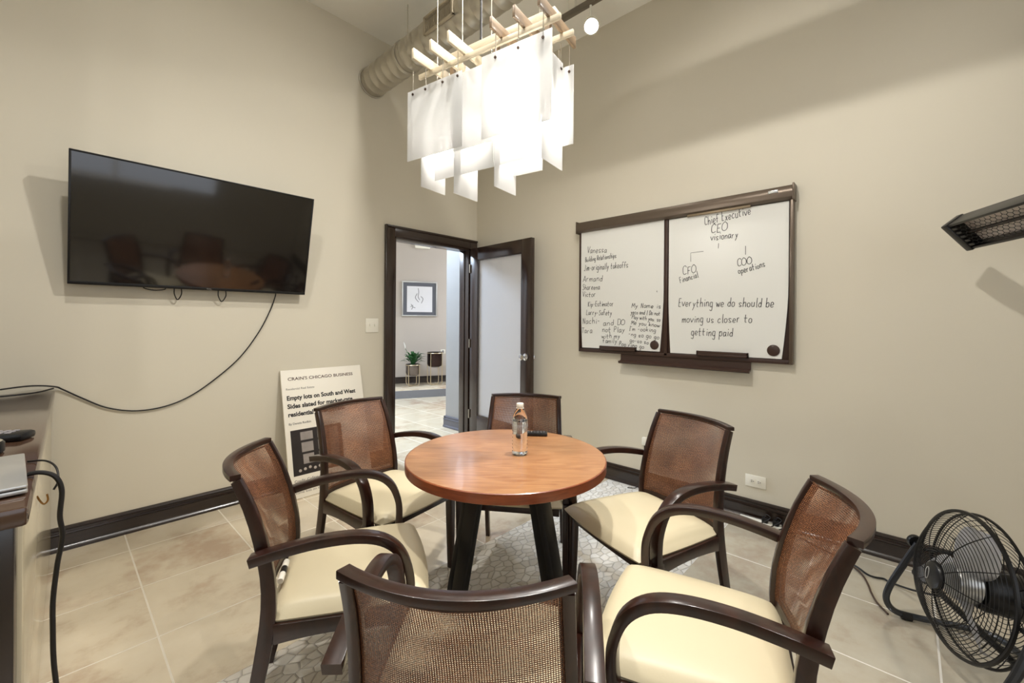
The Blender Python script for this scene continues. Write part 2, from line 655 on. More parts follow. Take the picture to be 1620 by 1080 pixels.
# a small single-stroke hand: two characters per point, digit = x, letter = height (e baseline, j x-height, o cap)
GLYPH = {
    'a': '5j2j1h1f2e4f5i 5j5f6e', 'b': '1o1e 1h3j5i5f3e1f', 'c': '5i3j1h1f3e5f', 'd': '5o5e 5h3j1h1f3e5f',
    'e': '1g5h4j2j1h1f3e5f', 'f': '5n4o2n2e 0j4j', 'g': '5j2j1h1f3e5f 5j5b3a1b', 'h': '1o1e 1h3j5i5e', 'i': '2j2e 2m2l',
    'k': '1o1e 5j1g 2h5e', 'l': '2o2f3e', 'm': '0j0e 0h2j3i3e 3h5j6i6e', 'n': '1j1e 1h3j5i5e', 'o': '3j1i1f3e5f5i3j',
    'p': '1j1a 1h3j5i5f3e1f', 'r': '1j1e 1h2j4j', 's': '5i3j1i3g5f3e1f', 't': '2n2f4e 0j5j', 'u': '1j1f3e5f 5j5e',
    'v': '0j3e 3e6j', 'w': '0j2e 2e3i 3i5e 5e7j', 'x': '1j5e 5j1e', 'y': '1j3f 5j3e1a',
    'A': '0e3o 3o6e 1h5h', 'B': '1o1e 1o4o5m4j1j 1j5i5f3e1e', 'C': '6m4o1m1g3e6f', 'D': '1o1e 1o4o6l5f1e',
    'E': '5o1o 1o1e 1e5e 1j4j', 'F': '5o1o 1o1e 1j4j', 'I': '2o2e 1o3o 1e3e', 'J': '4o4f2e0f', 'K': '1o1e 5o1i 2j5e',
    'L': '1o1e 1e5e', 'M': '0e1o 1o3h 3h6o 6o7e', 'N': '1e1o 1o5e 5e5o', 'O': '3o0l0g3e6g6l3o', 'P': '1e1o 1o4o5m4j1j',
    'R': '1e1o 1o4o5m4j1j 2j5e', 'S': '5n3o1m5h3e0f', 'T': '0o6o 3o3e', 'V': '0o3e 3e6o', '-': '1i4i', "'": '1o1m',
    '.': '1e1f', ' ': ''}


def handwriting(lines, thick=0.0022):
    """lines: (text, Y0, z0, Y1, z1, capheight) on the whiteboard; returns {text: bmesh} in (−Y, z) plane coordinates"""
    res = []
    for text, ya, za, yb, zb, cap in lines:
        bm = bmesh.new()
        adv = 0.0
        strokes = []
        rnd = random.Random(text)
        for ch in text:
            gl = GLYPH.get(ch, '')
            wd = 7 if ch in 'mwMO' else 3.2 if ch in "il'.I" else 4.0 if ch == ' ' else 6
            jy = rnd.uniform(-0.05, 0.05)
            js = rnd.uniform(0.9, 1.1)
            for st in gl.split():
                pts = []
                for k in range(0, len(st), 2):
                    x = int(st[k]) * 0.1
                    y = (ord(st[k + 1]) - 101) / 10
                    pts.append((adv + x + 0.12 * y, y * js + jy))
                strokes.append(pts)
            adv += (wd + 0.9) * 0.1
        wtot = max(p[0] for s in strokes for p in s)
        d = Vector((ya - yb, zb - za))
        L = d.length
        ex = d / L
        ey = Vector((-ex.y, ex.x))
        for s in strokes:
            pp = [Vector((p[0] / wtot * L, p[1] * cap, 0)) for p in s]
            pp = catmull(pp, 4)
            pl = []
            for p in pp:
                q = ex * p.x + ey * p.y
                pl.append(Vector((0, -q.x, q.y)))
            tube(bm, pl, thick * (0.8 + 0.2 * cap / 0.06), 5)
        # flatten the strokes to a thin film of ink
        for v in bm.verts:
            v.co.x *= 0.25
        res.append((text, bm, ya, za))
    return res


# ------------------------------------------------------------------ the room shell
bm = bmesh.new()


def quad(bm, x0, y0, x1, y1, z=0.0, mi=0):
    f = bm.faces.new([bm.verts.new(p) for p in ((x0, y0, z), (x1, y0, z), (x1, y1, z), (x0, y1, z))])
    f.material_index = mi


XB, YB = -1.75, -1.85          # the two walls behind the camera
MY0, MY1 = 0.845, 1.805        # the mosaic band
quad(bm, XB, MY1, 9.5, 9.5, mi=0)
quad(bm, XB, YB, D2 + 0.1, MY0, mi=1)
quad(bm, XB, MY0, D2 + 0.1, MY1, 0.0, mi=2)
r_ = bmesh.ops.extrude_face_region(bm, geom=list(bm.faces))
for v in [g_ for g_ in r_['geom'] if isinstance(g_, bmesh.types.BMVert)]:
    v.co.z -= 0.1
struct('floor', bm, [TILE, TILE2, MOSAIC], smooth=0)

struct('ceiling', boxm((XB - .1, YB - .1, CEIL), (D2 + .1, D1 + .13, CEIL + .1)), CEILM)

DX0, DX1, DZ = 2.133, 3.052, 2.068     # doorway
bm = bmesh.new()
box(bm, (XB - .1, D1, 0), (DX0, D1 + .13, CEIL))
box(bm, (DX0, D1, DZ), (DX1, D1 + .13, CEIL))
box(bm, (DX1, D1, 0), (D2 + .1, D1 + .13, CEIL))
struct('wall_left', bm, WALL)
struct('wall_right', boxm((D2, YB - .1, 0), (D2 + .1, D1, CEIL)), WALL)
WX0, WX1, WZ0, WZ1 = -0.65, 1.85, 0.9, 2.6
bm = bmesh.new()
box(bm, (XB, YB - .1, 0), (WX0, YB, CEIL))
box(bm, (WX1, YB - .1, 0), (D2, YB, CEIL))
box(bm, (WX0, YB - .1, 0), (WX1, YB, WZ0))
box(bm, (WX0, YB - .1, WZ1), (WX1, YB, CEIL))
struct('wall_rear', bm, WALL)
bm = bmesh.new()
box(bm, (XB - .1, YB, 0), (XB, -0.7, CEIL))
box(bm, (XB - .1, 0.9, 0), (XB, D1, CEIL))
box(bm, (XB - .1, -0.7, 0), (XB, 0.9, 0.95))
box(bm, (XB - .1, -0.7, 2.55), (XB, 0.9, CEIL))
struct('wall_side', bm, WALL)
# unseen window frames added behind the camera to go with the fill
for nm, lo, hi, ax in (('added_window_1', (WX0, YB - .08, WZ0), (WX1, YB - .02, WZ1), 0), ('added_window_2', (XB - .08, -0.7, 0.95), (XB - .02, 0.9, 2.55), 1)):
    bm = bmesh.new()
    x0, y0, z0 = lo
    x1, y1, z1 = hi
    box(bm, (x0, y0, z0), (x1, y1, z0 + .05))
    box(bm, (x0, y0, z1 - .05), (x1, y1, z1))
    for k in range(3):
        if ax == 0:
            c = x0 + (x1 - x0) * k / 2
            c = min(max(c, x0 + .025), x1 - .025)
            box(bm, (c - .025, y0, z0), (c + .025, y1, z1))
        else:
            c = y0 + (y1 - y0) * k / 2
            c = min(max(c, y0 + .025), y1 - .025)
            box(bm, (x0, c - .025, z0), (x1, c + .025, z1))
    struct(nm, bm, WHITEPLASTIC)

# baseboards: profiled
PROF = [(0.0, 0.0), (0.030, 0.0), (0.030, 0.012), (0.024, 0.022), (0.019, 0.026), (0.019, 0.086), (0.024, 0.092), (0.022, 0.100),
        (0.014, 0.104), (0.014, 0.112), (0.017, 0.117), (0.012, 0.127), (0.004, 0.131), (0.0, 0.131)]


def baseboard(name, p0, p1, nrm, material=None, scale=1.0, z0=0.0):
    bm = bmesh.new()
    p0, p1, nrm = Vector(p0), Vector(p1), Vector(nrm)
    out = [p0 + nrm * (a * scale) + Vector((0, 0, z0 + b * scale)) for a, b in PROF]
    prism(bm, out, p0, p1)
    return struct(name, bm, material or BASEB, smooth=25)


baseboard('baseboard_left', (XB, D1, 0), (DX0 - .105, D1, 0), (0, -1, 0))
baseboard('baseboard_right', (D2, YB, 0), (D2, D1, 0), (-1, 0, 0))

# door casing and jambs
bm = bmesh.new()
CW = 0.098
for x0, x1, z0, z1 in ((DX0 - CW, DX0, 0, DZ + CW), (DX1, DX1 + CW, 0, DZ + CW), (DX0, DX1, DZ, DZ + CW)):
    box(bm, (x0, D1 - .02, z0), (x1, D1, z1), 0.004)
for x0, x1, z0, z1 in ((DX0 - CW, DX0 - CW + .02, 0, DZ + CW), (DX0 - CW + .02, DX1 + CW, DZ + CW - .02, DZ + CW)):
    box(bm, (x0, D1 - .03, z0), (x1, D1 - .015, z1), 0.004)
for x0, x1 in ((DX0 - .001, DX0 + .018), (DX1 - .018, DX1 + .001)):
    box(bm, (x0, D1 - .012, 0), (x1, D1 + .14, DZ), 0.003)
    box(bm, (x0 - .0, D1 + .05, 0), (x1, D1 + .075, DZ), 0.003)
box(bm, (DX0, D1 - .012, DZ - .018), (DX1, D1 + .14, DZ + .001), 0.003)
box(bm, (DX1 - .028, D1 + .05, 0), (DX1 - .01, D1 + .08, DZ - .02), 0.002)
struct('trim_1', bm, DARKTRIM)

# door leaf, swung open towards the right-hand wall
DW, DT, DH = 0.914, 0.044, 2.055
door = bpy.data.objects.new('door_1', None)
COL.objects.link(door)
door['kind'] = 'structure'
door.location = (DX1 - 0.012, D1 - 0.030, 0.012)
door.rotation_euler = (0, 0, math.atan2(-0.915, -0.066))
bm = bmesh.new()       # local x from hinge to latch, y thickness
ST, TOP, BOT = 0.125, 0.125, 0.29
# local +y faces +X (towards wall) after the turn; the leaf occupies y in [0, DT]
box(bm, (0, 0, 0), (ST, DT, DH), .003)
box(bm, (DW - ST, 0, 0), (DW, DT, DH), .003)
box(bm, (ST, 0, 0), (DW - ST, DT, BOT), .003)
box(bm, (ST, 0, DH - TOP), (DW - ST, DT, DH), .003)
for a in (0.004, DT - 0.012):     # glazing bead
    box(bm, (ST, a, BOT), (ST + .012, a + .008, DH - TOP))
    box(bm, (DW - ST - .012, a, BOT), (DW - ST, a + .008, DH - TOP))
    box(bm, (ST, a, BOT), (DW - ST, a + .008, BOT + .012))
    box(bm, (ST, a, DH - TOP - .012), (DW - ST, a + .008, DH - TOP))
obj('door_leaf', bm, DARKTRIM, door)
obj('glass_pane', boxm((ST - .005, DT / 2 - .004, BOT - .005), (DW - ST + .005, DT / 2 + .004, DH - TOP + .005)), DOORGLASS, door)
for sgn in (-1, 1):
    bm = bmesh.new()
    M_ = Matrix.Translation((DW - 0.065, DT / 2, 0.955)) @ Matrix.Rotation(-sgn * PI / 2, 4, 'X')
    lathe(bm, [(0, DT / 2), (0.032, DT / 2), (0.032, DT / 2 + .006), (0.012, DT / 2 + .012), (0.011, DT / 2 + .03), (0.022, DT / 2 + .038),
               (0.028, DT / 2 + .05), (0.026, DT / 2 + .062), (0.014, DT / 2 + .068), (0, DT / 2 + .069)], 24, M_)
    obj('door_knob', bm, CHROME, door)
bm = bmesh.new()
for z in (0.25, 1.0, 1.8):
    tube(bm, [(0.0, -0.006, z), (0.0, -0.006, z + .09)], .006, 10)
obj('hinge', bm, STEEL, door)

# hall beyond the door
U_ = Vector((0.902, -0.432, 0))
N_ = Vector((0.432, 0.902, 0))
ST0 = Vector((3.988, 6.131, 0))


def hp(u, n, z=0.0):
    return ST0 + U_ * u + N_ * n + Vector((0, 0, z))


HM = Matrix((( U_.x, N_.x, 0, ST0.x), (U_.y, N_.y, 0, ST0.y), (0, 0, 1, 0), (0, 0, 0, 1)))
STEPH = 0.131
HOFF = 0.85
bm = bmesh.new()
box(bm, (-2.6, 0.0, 0.0), (3.2, HOFF + .2, STEPH), 0.006, HM)
struct('floor_hall_step', bm, TILE)
bm = bmesh.new()
box(bm, (-2.6, -0.012, 0.0), (3.2, -0.001, STEPH - .004), 0.0, HM)
struct('trim_2', bm, mat('grey step riser', srgb(120, 122, 128), 0.35, noise=0.06))
struct('wall_hall_far', boxm((-2.6, HOFF, 0), (3.4, HOFF + .12, 3.2), 0, HM), HALLWALL)
o = baseboard('baseboard_hall_far', (0, 0, 0), (1, 0, 0), (0, -1, 0), None, 0.9)
bpy.data.objects.remove(o)
bm = bmesh.new()
out = [hp(-2.6, HOFF - a * .9, STEPH + b * .9) for a, b in PROF]
prism(bm, out, hp(-2.6, 0), hp(3.3, 0))
struct('baseboard_hall_far', bm, BASEB, smooth=25)
PXW = 3.285       # hall partition beside the door
struct('wall_hall_partition', boxm((PXW, D1 + .13, 0), (PXW + .14, 4.15, 3.2)), mat('grey hall partition', srgb(150, 150, 150), 0.6, noise=0.02))  # darker grey than the other hall walls
bm = bmesh.new()
out = [Vector((PXW - a * 1.05, D1 + .13, b * 1.05)) for a, b in PROF]
prism(bm, out, (0, D1 + .13, 0), (0, 4.15, 0))
out = [Vector((PXW - .02, 4.15 + a * 1.05, b * 1.05)) for a, b in PROF]
prism(bm, out, (PXW - .02, 0, 0), (PXW + .14, 0, 0))
struct('baseboard_hall_partition', bm, mat('slate baseboard', srgb(92, 92, 100), 0.35, noise=0.05), smooth=25)
struct('wall_hall_end', boxm((6.4, 4.2, 0), (6.5, 7.0, 3.2)), HALLWALL)
struct('wall_hall_near', boxm((PXW + .14, 4.05, 0), (6.5, 4.15, 3.2)), HALLWALL)
struct('wall_hall_left', boxm((0.9, D1 + .13, 0), (1.0, 8.6, 3.2)), HALLWALL)
struct('ceiling_hall', boxm((0.9, D1 + .13, 3.2), (6.6, 9.0, 3.3)), CEILM)

# ------------------------------------------------------------------ chairs


def post_y(z):
    tab = [(0, 0.0), (.12, .03), (.25, .056), (.38, .078), (.47, .087), (.56, .082), (.66, .062), (.76, .032), (.85, -.008)]
    for (a, ya), (b, yb) in zip(tab[:-1], tab[1:]):
        if z <= b:
            t = (z - a) / (b - a)
            t2 = t
            return ya + (yb - ya) * t2
    return tab[-1][1]


def make_chair(label):
    t = thing('guest_chair', label, 'chair')
    # backrest posts, each one running down into the rear leg
    zs = [0, .06, .12, .18, .25, .31, .38, .43, .47, .52, .56, .61, .66, .71, .76, .81, .838]
    dep = [.030, .031, .033, .035, .038, .040, .041, .041, .040, .038, .037, .036, .035, .033, .031, .029, .027]
    base = [Vector((0, post_y(z), z)) for z in zs]
    sm = [base[0]] + [(base[i - 1] + base[i] * 2 + base[i + 1]) / 4 for i in range(1, len(base) - 1)] + [base[-1]]

    def px(z):
        return .218 - .021 * max(0, (z - .47)) / .38 + .006 * max(0, .4 - z) / .4
    for s in (-1, 1):
        bm = bmesh.new()
        ribbon(bm, [Vector((s * px(p.z), p.y, p.z)) for p in sm], (1, 0, 0), .023, dep, .22)
        obj('back_post', bm, CHAIRWOOD, t)

    def bow(u, z):
        k = .45 + .55 * min(1, max(0, (z - .44) / .38))
        return -.062 * (1 - u * u) * k
    # top rail
    bm = bmesh.new()
    ribbon(bm, [Vector((u * .205, post_y(.842) + bow(u, .84), .848)) for u in [k / 12 for k in range(-12, 13)]], (0, 0, 1), .016, .028, .2)
    obj('top_rail', bm, CHAIRWOOD, t)
    bm = bmesh.new()
    ribbon(bm, [Vector((u * .212, post_y(.45) + bow(u, .45) - .004, .452)) for u in [k / 10 for k in range(-10, 11)]], (0, 0, 1), .034, .024, .3)
    obj('lower_rail', bm, CHAIRWOOD, t)
    # woven panel: a front and a back layer of cane
    bm = bmesh.new()
    uvl = bm.loops.layers.uv.new('UVMap')
    nu, nv = 20, 16
    for yoff, su in ((.006, 1.0), (-.007, 1.012)):
      grid = []
      for j in range(nv + 1):
        z = .462 + (.842 - .462) * j / nv
        row = []
        for i in range(nu + 1):
            u = -1 + 2 * i / nu
            w = px(z) - .010
            row.append(bm.verts.new((u * w, post_y(z) + bow(u, z) + yoff, z)))
        grid.append(row)
      for j in range(nv):
        for i in range(nu):
            f = bm.faces.new((grid[j][i], grid[j][i + 1], grid[j + 1][i + 1], grid[j + 1][i]))
            for lp, (a, b) in zip(f.loops, ((i, j), (i + 1, j), (i + 1, j + 1), (i, j + 1))):
                lp[uvl].uv = (a / nu * .41 * su, b / nv * .39 * su)
    obj('woven_panel', bm, CANE, t)
    # slim bead around the weave
    bm = bmesh.new()
    pts = []
    for k in range(13):
        u = -1 + k / 6
        pts.append((u * (px(.832) - .015), post_y(.832) + bow(u, .832) - .004, .832))
    for k in range(1, 12):
        z = .832 - (.832 - .47) * k / 12
        pts.append((px(z) - .015, post_y(z) - .004, z))
    for k in range(13):
        u = 1 - k / 6
        pts.append((u * (px(.47) - .015), post_y(.47) + bow(u, .47) - .004, .472))
    for k in range(1, 12):
        z = .47 + (.832 - .47) * k / 12
        pts.append((-(px(z) - .015), post_y(z) - .004, z))
    tube(bm, pts, .0045, 6, closed=True)
    obj('panel_bead', bm, CHAIRWOOD, t)
    # seat cushion
    bm = bmesh.new()
    n = 22
    top, bot = [], []
    for j in range(n + 1):
        v = -1 + 2 * j / n
        rt, rb = [], []
        for i in range(n + 1):
            u = -1 + 2 * i / n
            # squircle mapping keeps round corners
            uu = u * math.sqrt(1 - .05 * v * v)
            vv = v * math.sqrt(1 - .03 * u * u)
            tt = (vv + 1) / 2
            hw = .226 + .026 * tt
            x = uu * hw
            y = .078 + .462 * tt + .016 * (1 - u * u) * tt
            e = max(0, (1 - abs(u) ** 7) * (1 - abs(v) ** 7))
            z = .432 + .036 * e ** .42 + .014 * (1 - u * u) * (1 - v * v)
            rt.append(bm.verts.new((x, y, z)))
            rb.append(bm.verts.new((x * .985, .31 + (y - .31) * .985, .424)))
        top.append(rt)
        bot.append(rb)
    for j in range(n):
        for i in range(n):
            bm.faces.new((top[j][i], top[j][i + 1], top[j + 1][i + 1], top[j + 1][i]))
            bm.faces.new((bot[j][i], bot[j + 1][i], bot[j + 1][i + 1], bot[j][i + 1]))
    for i in range(n):
        bm.faces.new((top[0][i], bot[0][i], bot[0][i + 1], top[0][i + 1]))
        bm.faces.new((top[n][i], top[n][i + 1], bot[n][i + 1], bot[n][i]))
        bm.faces.new((top[i][0], top[i + 1][0], bot[i + 1][0], bot[i][0]))
        bm.faces.new((top[i][n], bot[i][n], bot[i + 1][n], top[i + 1][n]))
    obj('seat_cushion', bm, CREAM, t, smooth=60)
    # seat frame: rails with arched lower edges
    bm = bmesh.new()
    for s in (-1, 1):
        pts, hs = [], []
        for k in range(11):
            q = k / 10
            arch = .014 * (1 - (2 * q - 1) ** 2)
            pts.append((s * (.221 + .033 * q), .10 + .37 * q, .396 + arch / 2))
            hs.append(.058 - arch)
        ribbon(bm, pts, (1, 0, 0), .022, hs, .2)
    for k_, (y, bowf) in enumerate(((.095, 0), (.482, .020))):
        pts, hs = [], []
        for k in range(11):
            q = k / 10
            arch = .012 * (1 - (2 * q - 1) ** 2)
            pts.append((-.228 + .456 * q, y + bowf * (1 - (2 * q - 1) ** 2), .396 + arch / 2))
            hs.append(.058 - arch)
        ribbon(bm, pts, (0, 1, 0), .022, hs, .2)
    obj('seat_frame', bm, CHAIRWOOD, t)
    # front legs
    for s in (-1, 1):
        bm = bmesh.new()
        ribbon(bm, [(s * .264, .472, .425), (s * .263, .474, .30), (s * .261, .478, .15), (s * .260, .482, 0)], (1, 0, 0), [.04, .037, .032, .027], [.042, .039, .033, .028], .25)
        obj('front_leg', bm, CHAIRWOOD, t)
    # bent arms
    for s in (-1, 1):
        ctrl = [(.250, .045, .628), (.256, .12, .646), (.264, .22, .662), (.270, .32, .664), (.272, .395, .646), (.272, .447, .602), (.270, .474, .535), (.267, .478, .47), (.264, .474, .424)]
        pts = catmull([(s * a, b, c) for a, b, c in ctrl], 5)
        bm = bmesh.new()
        ribbon(bm, pts, (1, 0, 0), .040, .026, .14)
        obj('armrest', bm, CHAIRWOOD, t)
    return t


CH = [
    ('brown cane chair at the left of the table with a white marker on its seat', (.458, 1.577), -28.8),
    ('brown cane chair standing in front of the leaning newspaper poster', (1.102, 2.197), -80.4),
    ('brown cane chair behind the round table, in front of the open glass door', (1.930, 1.677), -146.4),
    ('brown cane chair under the whiteboard, beside the wall outlet, facing the table', (2.030, .742), 159.0),
    ('brown cane chair at the lower right, nearest the black floor fan', (1.322, .143), 107.3),
    ('brown cane chair in the foreground seen from behind, its woven back towards us', (.489, .585), 38.7),
]
chair0 = None
for lab, (x, y), ang in CH:
    if chair0 is None:
        chair0 = make_chair(lab)
        chair0.location = (x, y, 0)
        chair0.rotation_euler = (0, 0, R(ang - 90))
        chair0['group'] = 'guest chairs around the round table'
    else:
        dup(chair0, (x, y, 0), R(ang - 90), lab, 'guest chairs around the round table')

# ------------------------------------------------------------------ round table
TX, TY, TZ, TR = 1.300, 1.237, 0.74, 0.412
tb = thing('round_table', 'round cherry-topped table on four splayed black legs, among the six chairs', 'table', (TX, TY, 0), R(-47.1))
obj('tabletop', lathem([(0, TZ - .040), (TR - .004, TZ - .040), (TR, TZ - .036), (TR, TZ - .003), (TR - .003, TZ), (0, TZ)], 96), TABLETOP, tb, smooth=30)
obj('edge_band', lathem([(TR - .002, TZ - .0385), (TR + .0015, TZ - .037), (TR + .0015, TZ - .003), (TR - .002, TZ - .001)], 96), TABLEEDGE, tb)
for fx, fy in ((-.21, -.255), (.255, -.21), (.205, .25), (-.255, .205)):
    bm = bmesh.new()
    rad = Vector((fx, fy, 0)).normalized()
    side = Vector((-rad.y, rad.x, 0))
    a = Vector((fx, fy, 0)) * .50 + Vector((0, 0, TZ - .04))
    b = Vector((fx, fy, 0))
    ribbon(bm, [a, (a + b) / 2, b], tuple(side), [.066, .060, .052], [.030, .028, .024], .15)
    obj('table_leg', bm, BLACKMETAL, tb)
bm = bmesh.new()
box(bm, (-.17, -.025, TZ - .062), (.17, .025, TZ - .04), .003, Matrix.Rotation(R(45), 4, 'Z'))
box(bm, (-.17, -.025, TZ - .062), (.17, .025, TZ - .04), .003, Matrix.Rotation(R(-45), 4, 'Z'))
obj('leg_brace', bm, BLACKMETAL, tb)

# bottle of water
PET = mat('clear bottle plastic', (1, 1, 1, 1), 0.04, trans=1.0, ior=1.28, bump=0.02, bscale=50)
WATER = mat('water', (0.97, 0.99, 1, 1), 0.0, trans=1.0, ior=1.33, bump=0.01, bscale=20)
bt = thing('water_bottle', 'clear plastic water bottle with white cap standing on the round table', 'bottle', (1.341, 1.196, TZ + .0005))
prof = [(0, .004), (.024, .001), (.031, .005)]
for k in range(7):
    z = .014 + k * .0145
    prof += [(.0325, z), (.0303, z + .006)]
prof += [(.0325, .118), (.0325, .135), (.0318, .150), (.028, .166), (.021, .181), (.0150, .191), (.0130, .195), (.0130, .204)]
obj('bottle_body', lathem(prof, 40), PET, bt, smooth=50)
obj('water_fill', lathem([(0, .006), (.029, .007), (.0295, .02), (.0290, .115), (.0300, .120), (.0300, .140), (0, .140)], 32), WATER, bt)
obj('bottle_cap', lathem([(0, .197), (.0145, .197), (.0150, .199), (.0150, .212), (.0138, .214), (0, .214)], 32), WHITEPLASTIC, bt)
obj('neck_ring', lathem([(.0130, .1925), (.0165, .1925), (.0165, .195), (.0130, .195)], 32), WHITEPLASTIC, bt)
obj('bottle_label', lathem([(.0328, .098), (.0331, .0985), (.0331, .128), (.0328, .1285)], 40),
    frosted_material('clear label film', (0.72, 0.75, 0.78, 1), 0.72, 0.4), bt)

# remote on the table
rm = thing('remote_control', 'black remote control lying on the round table behind the bottle', 'remote', (1.600, 1.352, TZ + .0005), R(-50))
obj('remote_body', boxm((-.078, -.021, 0), (.078, .021, .017), .005), BLACKPLASTIC, rm)
bm = bmesh.new()
for i in range(9):
    for j in range(3):
        box(bm, (-.066 + i * .0155, -.0145 + j * .0115, .0165), (-.0565 + i * .0155, -.0085 + j * .0115, .0185), .0008)
obj('remote_buttons', bm, mat('dark grey rubber keys', srgb(78, 76, 76), 0.5, noise=0.05), rm)

# marker on the seat of the left chair
mk = thing('whiteboard_marker', 'white whiteboard marker with black lettered band lying on the left chair seat', 'marker', (.512, 1.478, .484), R(62))
X90 = Matrix.Rotation(PI / 2, 4, 'Y')
obj('marker_barrel', lathem([(0, -.055), (.0085, -.055), (.0095, -.052), (.0095, .025), (.0085, .028), (0, .028)], 20, X90), WHITEPLASTIC, mk)
obj('marker_cap', lathem([(0, .024), (.0102, .024), (.0104, .026), (.0098, .060), (.007, .064), (0, .064)], 20, X90), WHITEPLASTIC, mk)
obj('marker_band', lathem([(.0096, -.014), (.0098, -.013), (.0098, .020), (.0096, .021)], 20, X90), BLACKPLASTIC, mk)

# ------------------------------------------------------------------ television
tv = thing('television', 'large black flat television tilted forward on the left wall', 'television', (0.684, D1 - .072, 1.489), 0, rot=(math.atan2(.165, .708), 0, 0))
TW, TH = 1.262, .722
obj('tv_housing', boxm((-TW / 2, 0, 0), (TW / 2, .030, TH), .004), BLACKPLASTIC, tv)
bm = bmesh.new()
box(bm, (-TW / 2, -.006, 0), (TW / 2, .0, .018), .002)
box(bm, (-TW / 2, -.006, TH - .010), (TW / 2, 0, TH), .002)
box(bm, (-TW / 2, -.006, .018), (-TW / 2 + .010, 0, TH - .010), .002)
box(bm, (TW / 2 - .010, -.006, .018), (TW / 2, 0, TH - .010), .002)
obj('tv_bezel', bm, BLACKPLASTIC, tv)
obj('tv_screen', boxm((-TW / 2 + .009, -.002, .017), (TW / 2 - .009, .001, TH - .009)), SCREEN, tv)
obj('tv_back_box', boxm((-.36, .028, .06), (.36, .062, .46), .01), BLACKPLASTIC, tv)
bm = print_text('TCL', .012, .030)
for v in bm.verts:
    v.co += Vector((-.015 + .02, -.0068, .0045))
obj('tv_logo', bm, SILVER, tv)
for (x0, w_, h_) in ((.43, .055, .02), (.545, .02, .075), (.785, .024, .078)):
    pts = catmull([(x0 - w_ - .684, .02, .01), (x0 - w_ * .9 - .684, .022, -h_ * .5), (x0 - .684, .024, -h_), (x0 + w_ * .9 - .684, .022, -h_ * .5), (x0 + w_ * .7 - .684, .02, .01)], 6)
    obj('cord_loop', tubem(pts, .0032, 8), BLACKRUBBER, tv)
bm = bmesh.new()
box(bm, (-.2, .055, .10), (.2, .075, .42), .003)
obj('wall_mount', bm, BLACKMETAL, tv)

# cord from the television along the wall to the counter
cp = [(1.122, D1 - .035, 1.50), (1.125, D1 - .02, 1.47), (1.096, D1 - .012, 1.369), (1.021, D1 - .01, 1.207), (.902, D1 - .01, 1.03), (.753, D1 - .01, .888), (.614, D1 - .01, .789),
      (.485, D1 - .01, .741), (.349, D1 - .01, .734), (.222, D1 - .01, .771), (.117, D1 - .01, .841), (.042, D1 - .012, .898), (.008, D1 - .02, .920), (-.075, D1 - .03, .934), (-.185, D1 - .05, .928), (-.32, D1 - .06, .910)]
keep(obj('television_cord', tubem(catmull(cp, 7), .0042, 8), BLACKRUBBER), tv)
cp = [(.004, D1 - .035, .9125), (-.05, D1 - .10, .906), (-.12, D1 - .15, .906), (-.22, D1 - .17, .906), (-.34, D1 - .19, .906)]
tag(obj('coiled_cord', tubem(catmull(cp, 7), .0042, 8), BLACKRUBBER), 'short black cord lying along the back of the brown counter', 'cord')

# ------------------------------------------------------------------ poster
ps = thing('newspaper_poster', 'white foam board newspaper headline poster leaning against the left wall', 'poster', (1.480, 3.224, .003), 0, rot=(math.atan2(-.225, .915), 0, 0))
PW, PH = .635, .938
obj('foam_board', boxm((-PW / 2, 0, 0), (PW / 2, .014, PH), .0015), PAPER, ps)


def ptext(body, x, z, size, width, m, bold=0.0, nm='printed_line'):
    bm = print_text(body, size, width, bold, .0004)
    for v in bm.verts:
        v.co += Vector((x, -.0006, z))
    o = obj(nm, bm, m, ps, smooth=0)
    return o


ptext("CRAIN'S CHICAGO BUSINESS", -.270, .858, .033, .512, ROSEINK, .0004, 'masthead')
ptext('Residential Real Estate', -.288, .786, .022, .208, GREYINK, 0, 'section_line')
ptext('Empty lots on South and West', -.287, .711, .046, .538, BLACKINK, .0016, 'headline')
ptext('Sides slated for market-rate', -.288, .649, .046, .507, BLACKINK, .0016, 'headline')
ptext('residential development', -.287, .588, .046, .43, BLACKINK, .0016, 'headline')
ptext('By Dennis Rodkin', -.288, .527, .022, .160, GREYINK, .0003, 'byline')
ptext('Credit: CoStar Group Inc.', -.281, .112, .026, .30, GREYINK, .0003, 'credit_line')
ptext('Some lots on the listings', -.281, .033, .024, .28, GREYINK, 0, 'caption')
bm = bmesh.new()
obj('printed_photo', boxm((-.283, -.001, .158), (.10, 0, .486)), mat('dark printed photo', srgb(42, 36, 34), 0.4, noise=0.5, nscale=9), ps)
bm = bmesh.new()
for x0, x1, z0, z1 in ((-.215, -.125, .405, .465), (-.212, -.127, .318, .388), (-.207, -.128, .232, .302), (-.09, -.02, .405, .465), (-.09, -.02, .318, .388), (-.09, -.02, .232, .302), (0.0, .07, .232, .465)):
    box(bm, (x0, -.0016, z0), (x1, -.0008, z1))
obj('printed_windows', bm, mat('pale printed windows', srgb(150, 142, 136), 0.4, noise=0.4, nscale=14), ps)
bm = bmesh.new()
for k in range(9):
    x = -.235 + k * .036
    lathe(bm, [(0, 0), (.011, 0), (.010, .0006), (0, .0008)], 10, Matrix.Translation((x, -.001, .19 + .006 * (k % 3))) @ Matrix.Rotation(PI / 2, 4, 'X'))
obj('printed_flowers', bm, mat('pale printed flowers', srgb(170, 160, 150), 0.4, noise=0.4, nscale=20), ps)

# ------------------------------------------------------------------ switch and outlets


def wall_plate(name, label, cat, loc, rotz, w, h):
    t = thing(name, label, cat, loc, rotz)     # local -Y faces the room
    obj('cover_plate', boxm((-w / 2, -.007, -h / 2), (w / 2, 0, h / 2), .003), WHITEPLASTIC, t)
    return t


